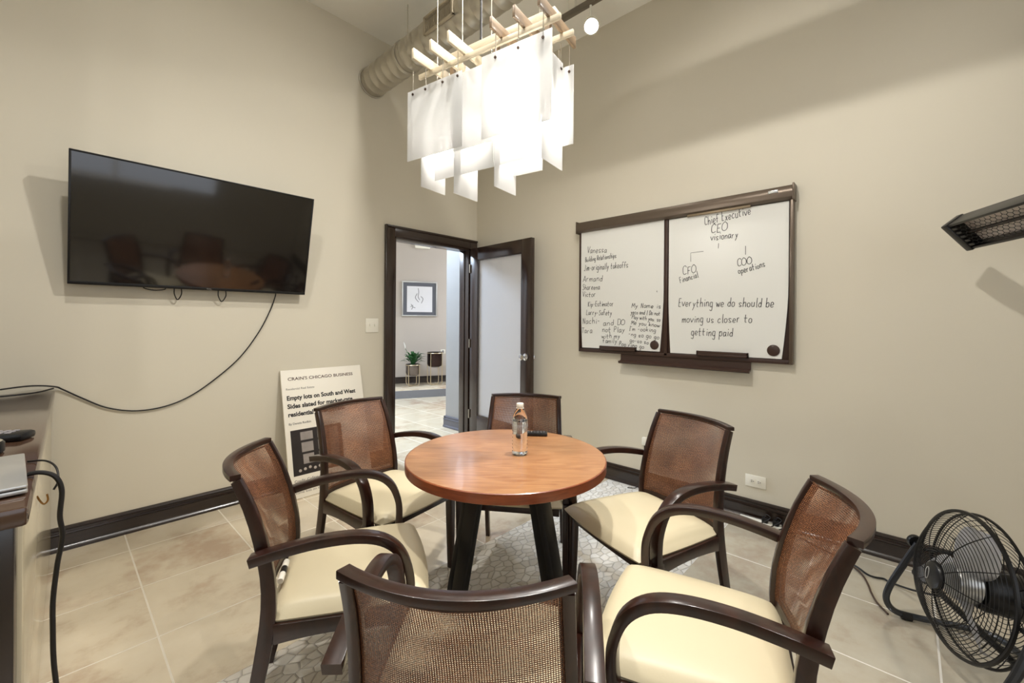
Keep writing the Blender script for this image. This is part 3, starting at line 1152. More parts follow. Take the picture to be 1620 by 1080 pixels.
sw = wall_plate('light_switch', 'white double light switch plate on the wall left of the door', 'light switch', (1.917, D1, 1.252), 0, .122, .124)
for x in (-.023, .023):
    obj('toggle', boxm((x - .005, -.020, -.006), (x + .005, -.006, .014), .002), WHITEPLASTIC, sw)
ol = wall_plate('wall_outlet', 'white horizontal power outlet plate on the wall under the whiteboard', 'outlet', (D2, .732, .254), -PI / 2, .122, .078)
GREYSLOT = mat('dark outlet slot', srgb(70, 66, 60), 0.5, noise=0.05)
for x in (-.02, .02):
    so = obj('socket', boxm((x - .016, -.0095, -.016), (x + .016, -.006, .016), .003), WHITEPLASTIC, ol)
    bm = bmesh.new()
    box(bm, (x - .007, -.0102, .003), (x + .003, -.009, .006))
    box(bm, (x - .007, -.0102, -.006), (x + .003, -.009, -.003))
    lathe(bm, [(0, 0), (.003, 0), (.003, .001), (0, .001)], 10, Matrix.Translation((x + .009, -.0092, 0)) @ Matrix.Rotation(PI / 2, 4, 'X'))
    obj('slots', bm, GREYSLOT, so)

# ------------------------------------------------------------------ whiteboard (local = world offsets from its lower right)
wb = thing('whiteboard', 'wall-mounted whiteboard with two handwritten flip panels and a taupe top rail', 'whiteboard', (D2, 0, 0))
# coordinates: x negative = out from the wall, y = world Y, z = world z
Y0, Y1, Z0, Z1 = .53, 2.10, 1.05, 2.15
FX = -.042                       # panel face
bm = bmesh.new()
box(bm, (-.030, Y0, Z0), (0, Y1, Z1 - .02), .002)
obj('backing_board', bm, BROWNFRAME, wb)
bm = bmesh.new()
pr = [(0, Z1 - .085), (-.050, Z1 - .085), (-.075, Z1 - .070), (-.080, Z1 - .045), (-.076, Z1 - .02), (-.060, Z1 + .003), (-.02, Z1 + .01), (0, Z1 + .01)]
prism(bm, [(x, Y0 - .004, z) for x, z in pr], (0, Y0 - .004, 0), (0, Y1 + .012, 0))
obj('top_rail', bm, TAUPE, wb, smooth=40)
obj('rail_end_cap', boxm((-.078, Y0 - .014, Z1 - .092), (0, Y0 - .004, Z1 + .012), .002), TAUPE, wb)
obj('rail_end_cap', boxm((-.074, Y1 + .012, Z1 - .092), (0, Y1 + .020, Z1 + .012), .002), TAUPE, wb)
bm = bmesh.new()
box(bm, (-.052, Y0 - .008, Z0 - .01), (-.002, Y0 + .012, Z1 - .08), .002)
obj('side_channel', bm, TAUPE, wb)
bm = bmesh.new()
box(bm, (-.046, Y0, Z0 - .01), (0, Y1, Z0 + .018), .003)
box(bm, (-.046, Y1 - .014, Z0), (0, Y1, Z1 - .08), .002)
box(bm, (-.046, 1.316, Z0), (0, 1.340, Z1 - .08), .002)
obj('lower_frame', bm, BROWNFRAME, wb)
# rail clips above the right panel
bm = bmesh.new()
box(bm, (-.060, .76, Z1 - .095), (-.045, 1.17, Z1 - .072), .002)
obj('rail_clip', bm, mat('pale bronze clip', srgb(138, 122, 98), 0.4, 0.4, noise=0.05), wb)
lathe_e = bmesh.new()
box(lathe_e, (-.0825, .60, Z1 - .035), (-.078, .655, Z1 - .018), .002)
obj('rail_badge', lathe_e, SILVER, wb)


def panel(name, ya, yb, za, zb, notch):
    """a white sheet whose lower corners pull in slightly; ya is the left edge (larger Y)"""
    bm = bmesh.new()
    out = []
    n = 10
    for k in range(n + 1):
        q = k / n
        out.append((FX, ya - .016 * max(0, 1 - q * 2.5) ** 1.5, za + (zb - za) * q))
    for k in range(n + 1):
        q = 1 - k / n
        out.append((FX, yb + notch * max(0, 1 - q * 2.2) ** 1.5, za + (zb - za) * q))
    prism(bm, out, (FX, 0, 0), (FX + .008, 0, 0))
    return obj(name, bm, WHITEBOARD, wb, smooth=20)


pL = panel('writing_panel', 2.082, 1.346, 1.076, 2.066, .028)
pR = panel('writing_panel', 1.308, .548, 1.072, 2.060, .034)
for yc, rr, prn in ((1.415, .034, pL), (.627, .036, pR)):
    bm = lathem([(0, 0), (rr, 0), (rr, .004), (rr - .003, .006), (0, .006)], 28, Matrix.Translation((FX, yc, 1.124)) @ Matrix.Rotation(-PI / 2, 4, 'Y'))
    obj('corner_magnet', bm, BROWNFRAME, prn)
for ya, yb, prn in ((1.884, 1.560, pL), (1.098, .768, pR)):
    bm = bmesh.new()
    box(bm, (FX - .022, yb, 1.066), (FX, ya, 1.082), .002)
    box(bm, (FX - .022, yb, 1.082), (FX - .016, ya, 1.10), .002)
    box(bm, (FX - .022, yb, 1.066), (FX, yb + .010, 1.10), .002)
    box(bm, (FX - .022, ya - .010, 1.066), (FX, ya, 1.10), .002)
    obj('pull_handle', bm, BROWNFRAME, prn)
bm = bmesh.new()
pr = [(-.030, 1.05), (-.030, .985), (-.072, .968), (-.080, .975), (-.080, .988), (-.074, .988), (-.070, .980), (-.040, .995), (-.036, 1.05)]
prism(bm, [(x, .757, z) for x, z in pr], (0, .757, 0), (0, 1.700, 0))
box(bm, (-.030, .80, .99), (0, 1.66, 1.05))
obj('pen_tray', bm, BROWNFRAME, wb)

WRITING = [('Chief Executive', 1.053, 1.98, 0.763, 2.011, 0.061), ('CEO', 1.012, 1.92, 0.903, 1.924, 0.06), ('visionary', 1.014, 1.868, 0.839, 1.871, 0.051),
           ('CFO', 1.205, 1.642, 1.107, 1.653, 0.057), ('Financial', 1.223, 1.584, 1.092, 1.62, 0.044), ('COO', 0.841, 1.676, 0.752, 1.689, 0.052),
           ('operations', 0.834, 1.624, 0.676, 1.661, 0.043), ('Everything we do should be', 1.236, 1.414, 0.629, 1.399, 0.06),
           ('moving us closer to', 1.206, 1.298, 0.752, 1.301, 0.056), ('getting paid', 1.144, 1.206, 0.865, 1.207, 0.058),
           ('Vanessa', 2.022, 1.884, 1.833, 1.873, 0.052), ('Building Relationships', 2.042, 1.81, 1.744, 1.82, 0.042), ('Jim-originally takeoffs', 2.052, 1.735, 1.639, 1.734, 0.05),
           ('Armand', 2.062, 1.644, 1.87, 1.638, 0.05), ('Shareena', 2.067, 1.574, 1.895, 1.57, 0.046), ('Victor', 2.067, 1.512, 1.938, 1.511, 0.046),
           ('Kip-Estimator', 2.012, 1.428, 1.769, 1.427, 0.045), ('Larry-Safety', 2.028, 1.358, 1.782, 1.352, 0.044), ('Nachi-', 2.065, 1.277, 1.897, 1.284, 0.05),
           ('Tara', 2.073, 1.199, 1.966, 1.2, 0.048), ('and DO', 1.863, 1.264, 1.662, 1.275, 0.047), ('not Play', 1.871, 1.213, 1.665, 1.217, 0.044),
           ('with my', 1.876, 1.161, 1.706, 1.167, 0.041), ('family', 1.866, 1.123, 1.733, 1.128, 0.04), ('My Name is', 1.606, 1.411, 1.367, 1.404, 0.036),
           ('yeco and I Do not', 1.613, 1.363, 1.374, 1.349, 0.033), ('Play with you. so', 1.605, 1.324, 1.372, 1.301, 0.033), ('Me you know', 1.609, 1.279, 1.373, 1.26, 0.035),
           ("I'm -ooking", 1.626, 1.231, 1.406, 1.223, 0.035), ('-ng so go go', 1.634, 1.189, 1.380, 1.169, 0.035), ('go-so so', 1.622, 1.141, 1.463, 1.128, 0.032),
           ('Poo ring go', 1.715, 1.108, 1.501, 1.092, 0.036)]
for text, bm, ya, za in handwriting(WRITING):
    prn = pR if ya < 1.33 else pL
    for v in bm.verts:
        v.co += Vector((FX - .0006, ya, za))
    obj('handwriting', bm, INK, prn, smooth=0)
bm = bmesh.new()
for pts in (((1.147, 1.735), (1.148, 1.797), (1.06, 1.800)), ((.792, 1.807), (.792, 1.749)), ((.96, 1.845), (.962, 1.81)), ((1.397, 1.538), (1.402, 1.530), (1.394, 1.526))):
    tube(bm, [(FX - .0005, y, z) for y, z in pts], .0016, 5)
obj('chart_lines', bm, INK, pR, smooth=0)

# ------------------------------------------------------------------ chandelier
OX, OY = 1.172, 1.683
cl = thing('chandelier', 'large rectangular chandelier of hanging frosted white panels above the table', 'chandelier', (OX, OY, 0), math.atan2(-.988, .156))
# local x = along the long side (towards the camera), local y = across: (s axis) = +y
ZR = 2.43
S = lambda v: v          # across
for nm, s0, x0, x1 in (('long_rail', 0.0, -.01, .735), ('long_rail', .108, -.01, .735)):
    obj(nm, boxm((x0, s0 - .006, ZR), (x1, s0 + .006, ZR + .022), .001), LITWOOD, cl)
for i, (x, a, b) in enumerate(((.062, -.11, .22), (.168, -.11, .22), (.270, -.11, .22), (.467, -.08, .22), (.576, -.08, .22), (.686, -.08, .22))):
    bm = bmesh.new()
    box(bm, (x - .006, a, ZR + .022), (x + .006, b, ZR + .068), .001)
    obj('cross_slat', bm, LITWOOD if i < 3 else SHADEDWOOD, cl)  # one wood; the lit and shaded look of the slats is coloured in
obj('canopy_channel', boxm((.06, .09, ZR + .10), (.66, .13, ZR + .135), .002), LITWOOD, cl)
for x in (.10, .36, .62):
    obj('spacer', boxm((x - .01, .10, ZR + .02), (x + .01, .12, ZR + .10)), SHADEDWOOD, cl)
PT = .003
PANELS = [  # lengthwise: x0, x1, s, z0, z1
    (-.055, .280, -.030, 2.045, 2.370), (.398, .724, -.045, 2.040, 2.376), (.215, .430, -.012, 2.04, 2.372),
    (.040, .385, .055, 1.962, 2.372), (.343, .530, .075, 1.972, 2.372), (.352, .556, .180, 1.952, 2.372), (.600, .690, .205, 2.045, 2.378)]
for k, (x0, x1, s, z0, z1) in enumerate(PANELS):
    obj('frosted_panel', boxm((x0, s - PT / 2, z0), (x1, s + PT / 2, z1), .0006), FROST, cl)
CROSS = [(.0, .005, .169, 1.929, 2.37), (.200, .011, .178, 1.868, 2.37), (.405, .035, .200, 1.870, 2.37), (.650, .010, .182, 1.932, 2.382)]
for x, s0, s1, z0, z1 in CROSS:
    obj('frosted_panel', boxm((x - PT / 2, s0, z0), (x + PT / 2, s1, z1), .0006), FROST, cl)
# hanging pins and wires for the panels
bm = bmesh.new()
bm2 = bmesh.new()
for x, s in ((-.02, -.030), (.062, -.030), (.168, -.030), (.255, -.030), (.467, -.045), (.576, -.045), (.686, -.045), (.65, .165), (.62, .205), (.67, .205)):
    tube(bm, [(x, s, 2.355), (x, s, ZR + .03)], .0016, 6)
    lathe(bm2, [(0, -.005), (.0055, -.005), (.0055, .005), (0, .005)], 12, Matrix.Translation((x, s, 2.352)) @ Matrix.Rotation(PI / 2, 4, 'X'))
obj('hanging_wire', bm, STEEL, cl)
obj('pin', bm2, mat('dark bronze pin', srgb(80, 62, 50), 0.4, 0.5, noise=0.05), cl)
bm = bmesh.new()
for x in (.0, .16, .33, .58):
    tube(bm, [(x, .108, ZR + .02), (x, .108, CEIL)], .0025, 6)
obj('suspension_wire', bm, STEEL, cl)
obj('power_cord', tubem([(.262, .12, ZR + .13), (.262, .12, CEIL)], .0055, 8), BLACKRUBBER, cl)
obj('ceiling_canopy', boxm((.10, .05, CEIL - .03), (.50, .17, CEIL), .003), WHITEPLASTIC, cl)
for x in (.09, .27, .45, .62):
    obj('bulb', lathem([(0, 2.21), (.013, 2.208), (.014, 2.18), (.026, 2.155), (.031, 2.125), (.026, 2.097), (.014, 2.082), (0, 2.078)], 16, Matrix.Translation((x, .112, 0))), BULB, cl)
    obj('bulb_socket', lathem([(0, 2.43), (.015, 2.43), (.015, 2.21), (0, 2.21)], 14, Matrix.Translation((x, .112, 0))), STEEL, cl)

# ------------------------------------------------------------------ duct
dk = thing('air_duct', 'round spiral metal air duct under the ceiling, running out of the left wall', 'duct', (1.905, D1, 3.385))
YM = Matrix.Rotation(PI / 2, 4, 'X')      # lathe axis z -> -y
prof = [(.118, .0)]
z = .0
while z < 5.2:
    prof += [(.118, z + .068), (.1200, z + .071), (.1200, z + .074), (.118, z + .077)]
    z += .0885
prof.append((.118, 5.31))
obj('duct_tube', lathem(prof, 48, YM), STEEL, dk, smooth=50)
obj('wall_collar', lathem([(.122, .0), (.128, .002), (.128, .012), (.120, .014)], 48, YM), STEEL, dk)
REGM = mat('register paint', srgb(176, 164, 140), 0.45, noise=0.04)
REGY = -1.10
# register on the lower left flank
VM = Matrix.Translation((0, REGY, 0)) @ Matrix.Rotation(R(-92), 4, 'Y')
fr = bmesh.new()
for lo, hi in (((-.062, -.16, .108), (.062, -.145, .128)), ((-.062, .145, .108), (.062, .16, .128)), ((-.062, -.16, .108), (-.050, .16, .128)), ((.050, -.16, .108), (.062, .16, .128)), ((-.062, -.006, .108), (.062, .006, .128))):
    box(fr, lo, hi, .001, VM)
vo = obj('duct_register', fr, REGM, dk)
sl = bmesh.new()
for side in (-1, 1):
    for k in range(11):
        y = side * .0775 + (k - 5) * .0118
        box(sl, (-.05, y - .0020, .118), (.05, y + .0020, .122), 0, VM @ Matrix.Translation((0, 0, 0)))
obj('register_slats', sl, REGM, vo)
bk = bmesh.new()
box(bk, (-.05, -.145, .098), (.05, .145, .112), 0, VM)
obj('register_opening', bk, BLACKMETAL, vo)
for y in (-.55, -1.9, -3.3):
    bm = bmesh.new()
    tube(bm, [(.124 * math.cos(2 * PI * k / 40), y, .124 * math.sin(2 * PI * k / 40)) for k in range(40)], .004, 6, closed=True)
    tube(bm, [(0, y, .124), (0, y, CEIL - 3.385)], .004, 6)
    obj('duct_hanger', bm, STEEL, dk)

# ------------------------------------------------------------------ track light
tk = thing('track_light', 'grey ceiling track with one lit round spotlight, right of the chandelier', 'track light', (2.70, 0, 3.66))
obj('track_rail', boxm((-.018, -1.2, -.018), (.018, 2.06, .022), .002), mat('grey track', srgb(120, 112, 100), 0.4, 0.4, noise=0.04), tk)
for y in (-.9, .5, 1.9):
    obj('track_stem', boxm((-.012, y - .03, .02), (.012, y + .03, CEIL - 3.66), .001), WHITEPLASTIC, tk)
HEADS = [(1.735, (0.9, 0.5, 1.0), 26, 105), (-0.75, (0.6, 2.0, 0.0), 30, 120)]  # the second head is added out of view as fill
for yh, target, watts, ang in HEADS:
    pos = Vector((2.71, yh, 3.50))
    aim = (Vector(target) - pos).normalized()
    q = aim.to_track_quat('Z', 'Y').to_matrix().to_4x4()
    HMx = Matrix.Translation((.01, yh, -.16)) @ q
    hd = obj('lamp_head', lathem([(0, -.10), (.028, -.10), (.034, -.06), (.05, -.01), (.056, .03), (.056, .035), (.050, .035), (.046, .0), (.03, -.03), (0, -.03)], 28, HMx), WHITEPLASTIC, tk)
    obj('spot_bulb', lathem([(0, -.02), (.040, .0), (.046, .022), (.030, .03), (0, .032)], 24, HMx), SPOTBULB, hd)
    obj('lamp_yoke', tubem([(.0, yh, -.02), (.0, yh, -.10), tuple((HMx @ Vector((0, 0, -.06))))], .009, 10), WHITEPLASTIC, tk)
    sd = bpy.data.lights.new('spot_beam', 'SPOT')
    sd.energy, sd.spot_size, sd.spot_blend, sd.shadow_soft_size = watts, R(ang), 0.9, .04
    sd.color = (1.0, 0.97, 0.92)
    so_ = bpy.data.objects.new('spot_beam', sd)
    COL.objects.link(so_)
    so_.location = pos + aim * .07
    so_.rotation_euler = aim.to_track_quat('-Z', 'Y').to_euler()

# ceiling downlights out of view; the last two are added as fill
LENS = emitter('lit downlight lens', (1.0, 0.96, 0.9, 1), 14)
for lab, (x, y), target, watts in (
        ('white recessed ceiling downlight above the near edge of the table', (1.78, .78), (.55, 2.9, .2), 150),
        ('added unseen fill downlight above the left floor, beside the counter', (.22, 1.75), (.30, 2.0, .0), 75),
        ('added unseen fill downlight above the foreground chair, left of the table', (.92, .90), (2.7, .25, .2), 105)):
    dl = thing('unseen_downlight', lab, 'ceiling light', (x, y, CEIL), 0, 'recessed ceiling downlights')
    obj('trim_ring', lathem([(.062, -.001), (.085, -.001), (.088, -.008), (.066, -.012), (.062, -.006)], 32), WHITEPLASTIC, dl)
    obj('lamp_lens', lathem([(0, -.004), (.063, -.003), (.063, -.001), (0, -.001)], 32), LENS, dl)
    sd = bpy.data.lights.new('downlight_beam', 'SPOT')
    sd.energy, sd.spot_size, sd.spot_blend, sd.shadow_soft_size = watts, R(125), 1.0, .05
    sd.color = (1.0, 0.965, 0.91)
    so_ = bpy.data.objects.new('downlight_beam', sd)
    COL.objects.link(so_)
    so_.location = (x, y, CEIL - .02)
    so_.rotation_euler = (Vector(target) - so_.location).to_track_quat('-Z', 'Y').to_euler()

# ------------------------------------------------------------------ patio heater strip at the right edge
ht = thing('infrared_heater', 'black strip heater with hexagon guard jutting out from the right wall', 'heater', (2.893, -.121, 1.765))
hx = Vector((-.896, -.443, 0))
pxv = Vector((.443, -.896, 0))
cdir = (pxv * math.cos(R(49.5)) + Vector((0, 0, -1)) * math.sin(R(49.5))).normalized()
nrm = hx.cross(cdir).normalized()
if nrm.z > 0:
    nrm = -nrm
HR = Matrix((( hx.x, cdir.x, nrm.x, 0), (hx.y, cdir.y, nrm.y, 0), (hx.z, cdir.z, nrm.z, 0), (0, 0, 0, 1)))
HWD, HLN = .150, .80
bm = bmesh.new()
# trough housing: back, two long lips, end caps
box(bm, (0, 0, -.075), (HLN, HWD, -.062), .003, HR)
box(bm, (0, 0, -.070), (HLN, .012, .004), .003, HR)
box(bm, (0, HWD - .012, -.070), (HLN, HWD, .004), .003, HR)
obj('heater_housing', bm, BLACKMETAL, ht)
for e in (0, 1):
    bm = bmesh.new()
    x0 = -.012 if e == 0 else HLN - .03
    box(bm, (x0, -.004, -.078), (x0 + .042, HWD + .004, .008), .006, HR)
    for k in range(5):
        box(bm, (x0 + .042, .022 + k * .024, -.004), (x0 + .075, .034 + k * .024, .004), .001, HR)
    obj('end_cap', bm, BLACKPLASTIC, ht)
bm = bmesh.new()
box(bm, (.03, .012, -.060), (HLN - .03, HWD - .012, -.050), 0, HR)
obj('reflector', bm, mat('reflector metal', srgb(240, 230, 222), 0.5, 0.0, noise=0.15, nscale=12), ht)
bm = bmesh.new()
tube(bm, [HR @ Vector((.05, HWD / 2, -.03)), HR @ Vector((HLN - .05, HWD / 2, -.03))], .008, 10)
obj('heating_tube', bm, mat('dark quartz tube', srgb(70, 62, 60), 0.2, noise=0.05), ht)
bm = bmesh.new()
a_ = .0165
row = 0
y = .018
segs = set()
for row in range(8):
    for c_ in range(32):
        cx = .075 + c_ * a_ * math.sqrt(3) + (a_ * math.sqrt(3) / 2 if row % 2 else 0)
        cy = .020 + row * a_ * 1.5 * .66
        if cx > HLN - .06 or cy > HWD - .016:
            continue
        hexp = [(cx + a_ * math.sin(k * PI / 3), cy + a_ * .66 * math.cos(k * PI / 3)) for k in range(6)]
        for k in range(6):
            p, q2 = hexp[k], hexp[(k + 1) % 6]
            key = tuple(sorted(((round(p[0], 3), round(p[1], 3)), (round(q2[0], 3), round(q2[1], 3)))))
            segs.add(key)
for p, q2 in sorted(segs):
    if min(p[1], q2[1]) < .010 or max(p[1], q2[1]) > HWD - .008:
        continue
    tube(bm, [HR @ Vector((p[0], p[1], 0)), HR @ Vector((q2[0], q2[1], 0))], .0012, 4, cap=False)
obj('hexagon_guard', bm, BLACKMETAL, ht, smooth=0)
bm = bmesh.new()
pA = HR @ Vector((.55, HWD * .7, -.075))
tube(bm, [pA, pA + Vector((.2, -.1, .05)), Vector((D2 - 2.95, -.62, .0))], .014, 10)
lathe(bm, [(0, 0), (.05, 0), (.05, .012), (0, .012)], 20, Matrix.Translation((D2 - 2.95, -.62, 0)) @ Matrix.Rotation(-PI / 2, 4, 'Y'))
obj('wall_bracket', bm, BLACKMETAL, ht)

# ------------------------------------------------------------------ floor fan
fn = thing('floor_fan', 'round black wire-cage floor fan with silver blades, beside the right baseboard', 'fan', (2.305, -.160, 0), math.atan2(.907, -.42))
FZ, FR, TILT = .340, .252, R(-8)
FM = Matrix.Translation((0, 0, FZ)) @ Matrix.Rotation(TILT, 4, 'Y')     # local x = blowing direction


def ring(bm, r, x, wire, seg=64):
    tube(bm, [FM @ Vector((x, r * math.cos(2 * PI * k / seg), r * math.sin(2 * PI * k / seg))) for k in range(seg)], wire, 5, closed=True)


def dome(r, front):
    q = min(1, r / FR)
    return (.085 * (1 - q ** 3.2) + .012) if front else -(.075 * (1 - q ** 4) + .03)


for front in (True, False):
    bm = bmesh.new()
    nr = 24 if front else 14
    for k in range(nr):
        r = .055 + (FR - .060) * k / (nr - 1)
        ring(bm, r, dome(r, front), .0013, 56)
    for k in range(12):
        a = 2 * PI * k / 12 + .1
        tube(bm, [FM @ Vector((dome(r, front) - (.002 if front else -.002), r * math.cos(a), r * math.sin(a))) for r in [.045 + (FR - .045) * j / 9 for j in range(10)]], .0018, 5)
    obj('front_cage' if front else 'rear_cage', bm, BLACKMETAL, fn, smooth=60)
bm = bmesh.new()
ring(bm, FR, .012, .0065, 72)
ring(bm, FR, -.03, .0050, 72)
obj('cage_rim', bm, BLACKMETAL, fn, smooth=60)
bm = lathem([(0, .108), (.030, .107), (.046, .101), (.052, .092), (.052, .088), (0, .088)], 32, FM @ Matrix.Rotation(PI / 2, 4, 'Y'))
bd = obj('hub_badge', bm, BLACKPLASTIC, fn)
bm = bmesh.new()
tube(bm, [FM @ Vector((.1085, -.012 + .018 * math.cos(t_ * 2 * PI / 14) * .5, .020 * math.sin(t_ * 2 * PI / 14) * 1.1)) for t_ in range(14)], .0016, 5, closed=True)
obj('badge_mark', bm, SILVER, bd)
bm = lathem([(0, .045), (.055, .045), (.062, .035), (.062, -.02), (0, -.02)], 28, FM @ Matrix.Rotation(PI / 2, 4, 'Y'))
obj('blade_hub', bm, SILVER, fn)
bm = lathem([(0, -.03), (.070, -.03), (.078, -.05), (.078, -.15), (.066, -.175), (0, -.18)], 32, FM @ Matrix.Rotation(PI / 2, 4, 'Y'))
obj('motor', bm, BLACKPLASTIC, fn)
for k in range(3):
    bm = bmesh.new()
    a0 = 2 * PI * k / 3 + R(62)
    rows = []
    for i in range(11):
        q = i / 10
        r = .055 + .172 * q
        half = (.10 + .42 * math.sin(PI * min(1, q * .85 + .12)) ** .8) * (1 - .28 * q)
        if i == 10:
            half *= .55
        rw = []
        for j in range(9):
            w = -1 + j / 4
            a = a0 + half * w + .25 * q
            x = .012 + .040 * w * (1 - .35 * q) + .010 * (1 - w * w)
            rw.append(bm.verts.new(FM @ Vector((x, r * math.cos(a), r * math.sin(a)))))
        rows.append(rw)
    for i in range(10):
        for j in range(8):
            bm.faces.new((rows[i][j], rows[i][j + 1], rows[i + 1][j + 1], rows[i + 1][j]))
    g_ = bmesh.ops.solidify(bm, geom=list(bm.faces), thickness=.0016)
    obj('fan_blade', bm, mat('polished blade', srgb(232, 232, 236), 0.28, 0.35, noise=0.03) if k == 0 else bpy.data.materials['polished blade'], fn, smooth=60)
# stand: bent tube frame, pivots left and right of the cage
bm = bmesh.new()
W_ = FR + .045
half = [(0, W_, FZ), (.045, W_ + .012, .235), (.095, W_ + .014, .125), (.105, W_ + .012, .065), (.075, W_ + .006, .026), (.0, W_, .018), (-.16, W_ - .01, .018), (-.235, W_ - .04, .018), (-.26, W_ - .12, .018)]
pts = half + [(x, -y, z) for x, y, z in reversed(half)]
tube(bm, catmull(pts, 7), .013, 10)
obj('stand_tube', bm, mat('gunmetal tube', srgb(74, 76, 80), 0.3, 0.8, noise=0.05), fn)
for s in (-1, 1):
    obj('rubber_foot', tubem([(.055, s * (W_ + .004), .016), (.02, s * (W_ + .001), .014)], .017, 12), BLACKRUBBER, fn)
    obj('bar_end', tubem([(-.06, s * .36, .158), (-.06, s * .43, .152)], .019, 12), BLACKRUBBER, fn)
    obj('pivot_knob', lathem([(0, 0), (.026, 0), (.028, .004), (.028, .018), (.022, .024), (0, .025)], 20, Matrix.Translation((0, s * (W_ + .010), FZ)) @ Matrix.Rotation(-s * PI / 2, 4, 'X')), BLACKPLASTIC, fn)
    obj('pivot_arm', tubem([(0, s * (FR - .002), FZ), (0, s * (W_ + .012), FZ)], .008, 10), BLACKMETAL, fn)
obj('support_bar', tubem([(-.06, -.37, .158), (-.06, .37, .158)], .013, 10), BLACKMETAL, fn)
bm = bmesh.new()
tube(bm, [(-.10, FR * .98, FZ), (-.10, -FR * .98, FZ)], .009, 8)
tube(bm, [(0, FR, FZ), (-.10, FR * .98, FZ)], .007, 8)
tube(bm, [(0, -FR, FZ), (-.10, -FR * .98, FZ)], .007, 8)
obj('motor_bracket', bm, BLACKMETAL, fn)

# fan lead and stray cables on the floor
cp = [(2.83, .18, .006), (2.76, .14, .006), (2.70, .11, .006), (2.62, .085, .006), (2.52, .14, .006), (2.45, .10, .006), (2.44, -.06, .006)]
cp = [(2.97, .262, .006), (2.92, .22, .006), (2.845, .168, .006), (2.76, .14, .006), (2.69, .125, .006), (2.61, .10, .006), (2.54, .06, .006)]
tag(obj('floor_cable', tubem(catmull(cp, 8), .0042, 8), mat('brown cable', srgb(72, 52, 40), 0.5, noise=0.05)), 'thin brown cable trailing over the floor tiles towards the fan', 'cable')
cp = [(3.075, .47, .006), (3.03, .40, .006), (2.97, .28, .0055), (2.90, .195, .014), (2.868, .150, .006), (2.862, .118, .006), (2.875, .085, .006), (2.86, .06, .006), (2.82, -.02, .02), (2.78, -.12, .05)]
tag(obj('fan_lead', tubem(catmull(cp, 8), .0048, 8), BLACKRUBBER), 'black power lead running from the strip by the baseboard to the fan', 'cable')
pw = thing('power_strip', 'white power strip with black plugs on the floor by the right baseboard', 'power strip', (3.088, .66, .001), R(90))
obj('strip_body', boxm((-.15, -.024, 0), (.15, .024, .032), .005), WHITEPLASTIC, pw)
for k, x in enumerate((-.11, -.06, 0.0)):
    p = obj('plug', boxm((x - .017, -.020, .031), (x + .017, .020, .062), .005), BLACKPLASTIC, pw)
    obj('plug_lead', tubem(catmull([(x, .005, .058), (x - .01, .010, .085), (x - .03, .014, .07), (x + .02, .04, .03), (x + .06, .045, .008)], 6), .0035, 8), BLACKRUBBER, p)
cp = [(3.10, .83, .02), (3.085, .90, .008), (3.095, .98, .03), (3.10, 1.06, .008), (3.09, 1.15, .006)]
tag(obj('strip_lead', tubem(catmull(cp, 8), .004, 8), BLACKRUBBER), 'black lead curling along the right baseboard behind the whiteboard chair', 'cable')
cg = thing('wall_charger', 'small white charger on the right wall behind the cane chair, black lead below', 'charger', (D2, 1.50, .37))
obj('charger_block', boxm((-.030, -.02, -.03), (0, .02, .03), .004), WHITEPLASTIC, cg)
obj('charger_lead', tubem(catmull([(-.02, 0, -.03), (-.024, 0, -.1), (-.026, .004, -.2), (-.040, .02, -.30), (-.055, .05, -.362), (-.10, .10, -.364)], 7), .003, 8), BLACKRUBBER, cg)

# ------------------------------------------------------------------ counter at the left edge
CR = R(1.2)
ct = thing('console_counter', 'dark wood counter with polished brown top at the left edge, against the wall', 'counter', (.010, D1 - .030, 0), CR * -1)
# local: x to the left negative, y towards camera negative
CL = 2.075
GRAN = mat('polished brown top', srgb(70, 50, 38), 0.14, noise=0.35, nscale=5, coat=0.4)
CABWOOD = wood('dark counter wood', srgb(22, 14, 11), srgb(40, 26, 20), (10, 10, 1), 3, 0.25, 0.5)
CABSIDE = mat('glossy cream side panel', srgb(196, 184, 156), 0.16, noise=0.03, nscale=3, coat=0.5)
obj('worktop', boxm((-1.10, -CL, .858), (0, 0, .90), .008), GRAN, ct)
obj('side_panel', boxm((-.030, -CL + .10, .04), (-.012, -.01, .857), .002), CABSIDE, ct)
bm = bmesh.new()
box(bm, (-1.08, -CL + .10, .06), (-.030, -.01, .857), .002)
obj('cabinet_body', bm, CABWOOD, ct)
for x in (-.085, -1.08):
    obj('counter_leg', boxm((x, -CL + .03, 0), (x + .065, -CL + .10, .858), .004), CABWOOD, ct)
bm = bmesh.new()
box(bm, (-1.02, -CL + .055, .70), (-.085, -CL + .10, .858), .003)
for k in range(2):
    box(bm, (-.55 + k * .235, -CL + .07, .08), (-.325 + k * .235, -CL + .098, .69), .003)
obj('cabinet_door', bm, CABWOOD, ct)
bm = tubem(catmull([(-.012, -1.42, .735), (-.004, -1.42, .715), (.004, -1.42, .705), (.012, -1.42, .715), (.010, -1.42, .735)], 5), .0026, 8)
obj('cup_hook', bm, mat('brass hook', srgb(150, 110, 60), 0.3, 0.9, noise=0.05), ct)

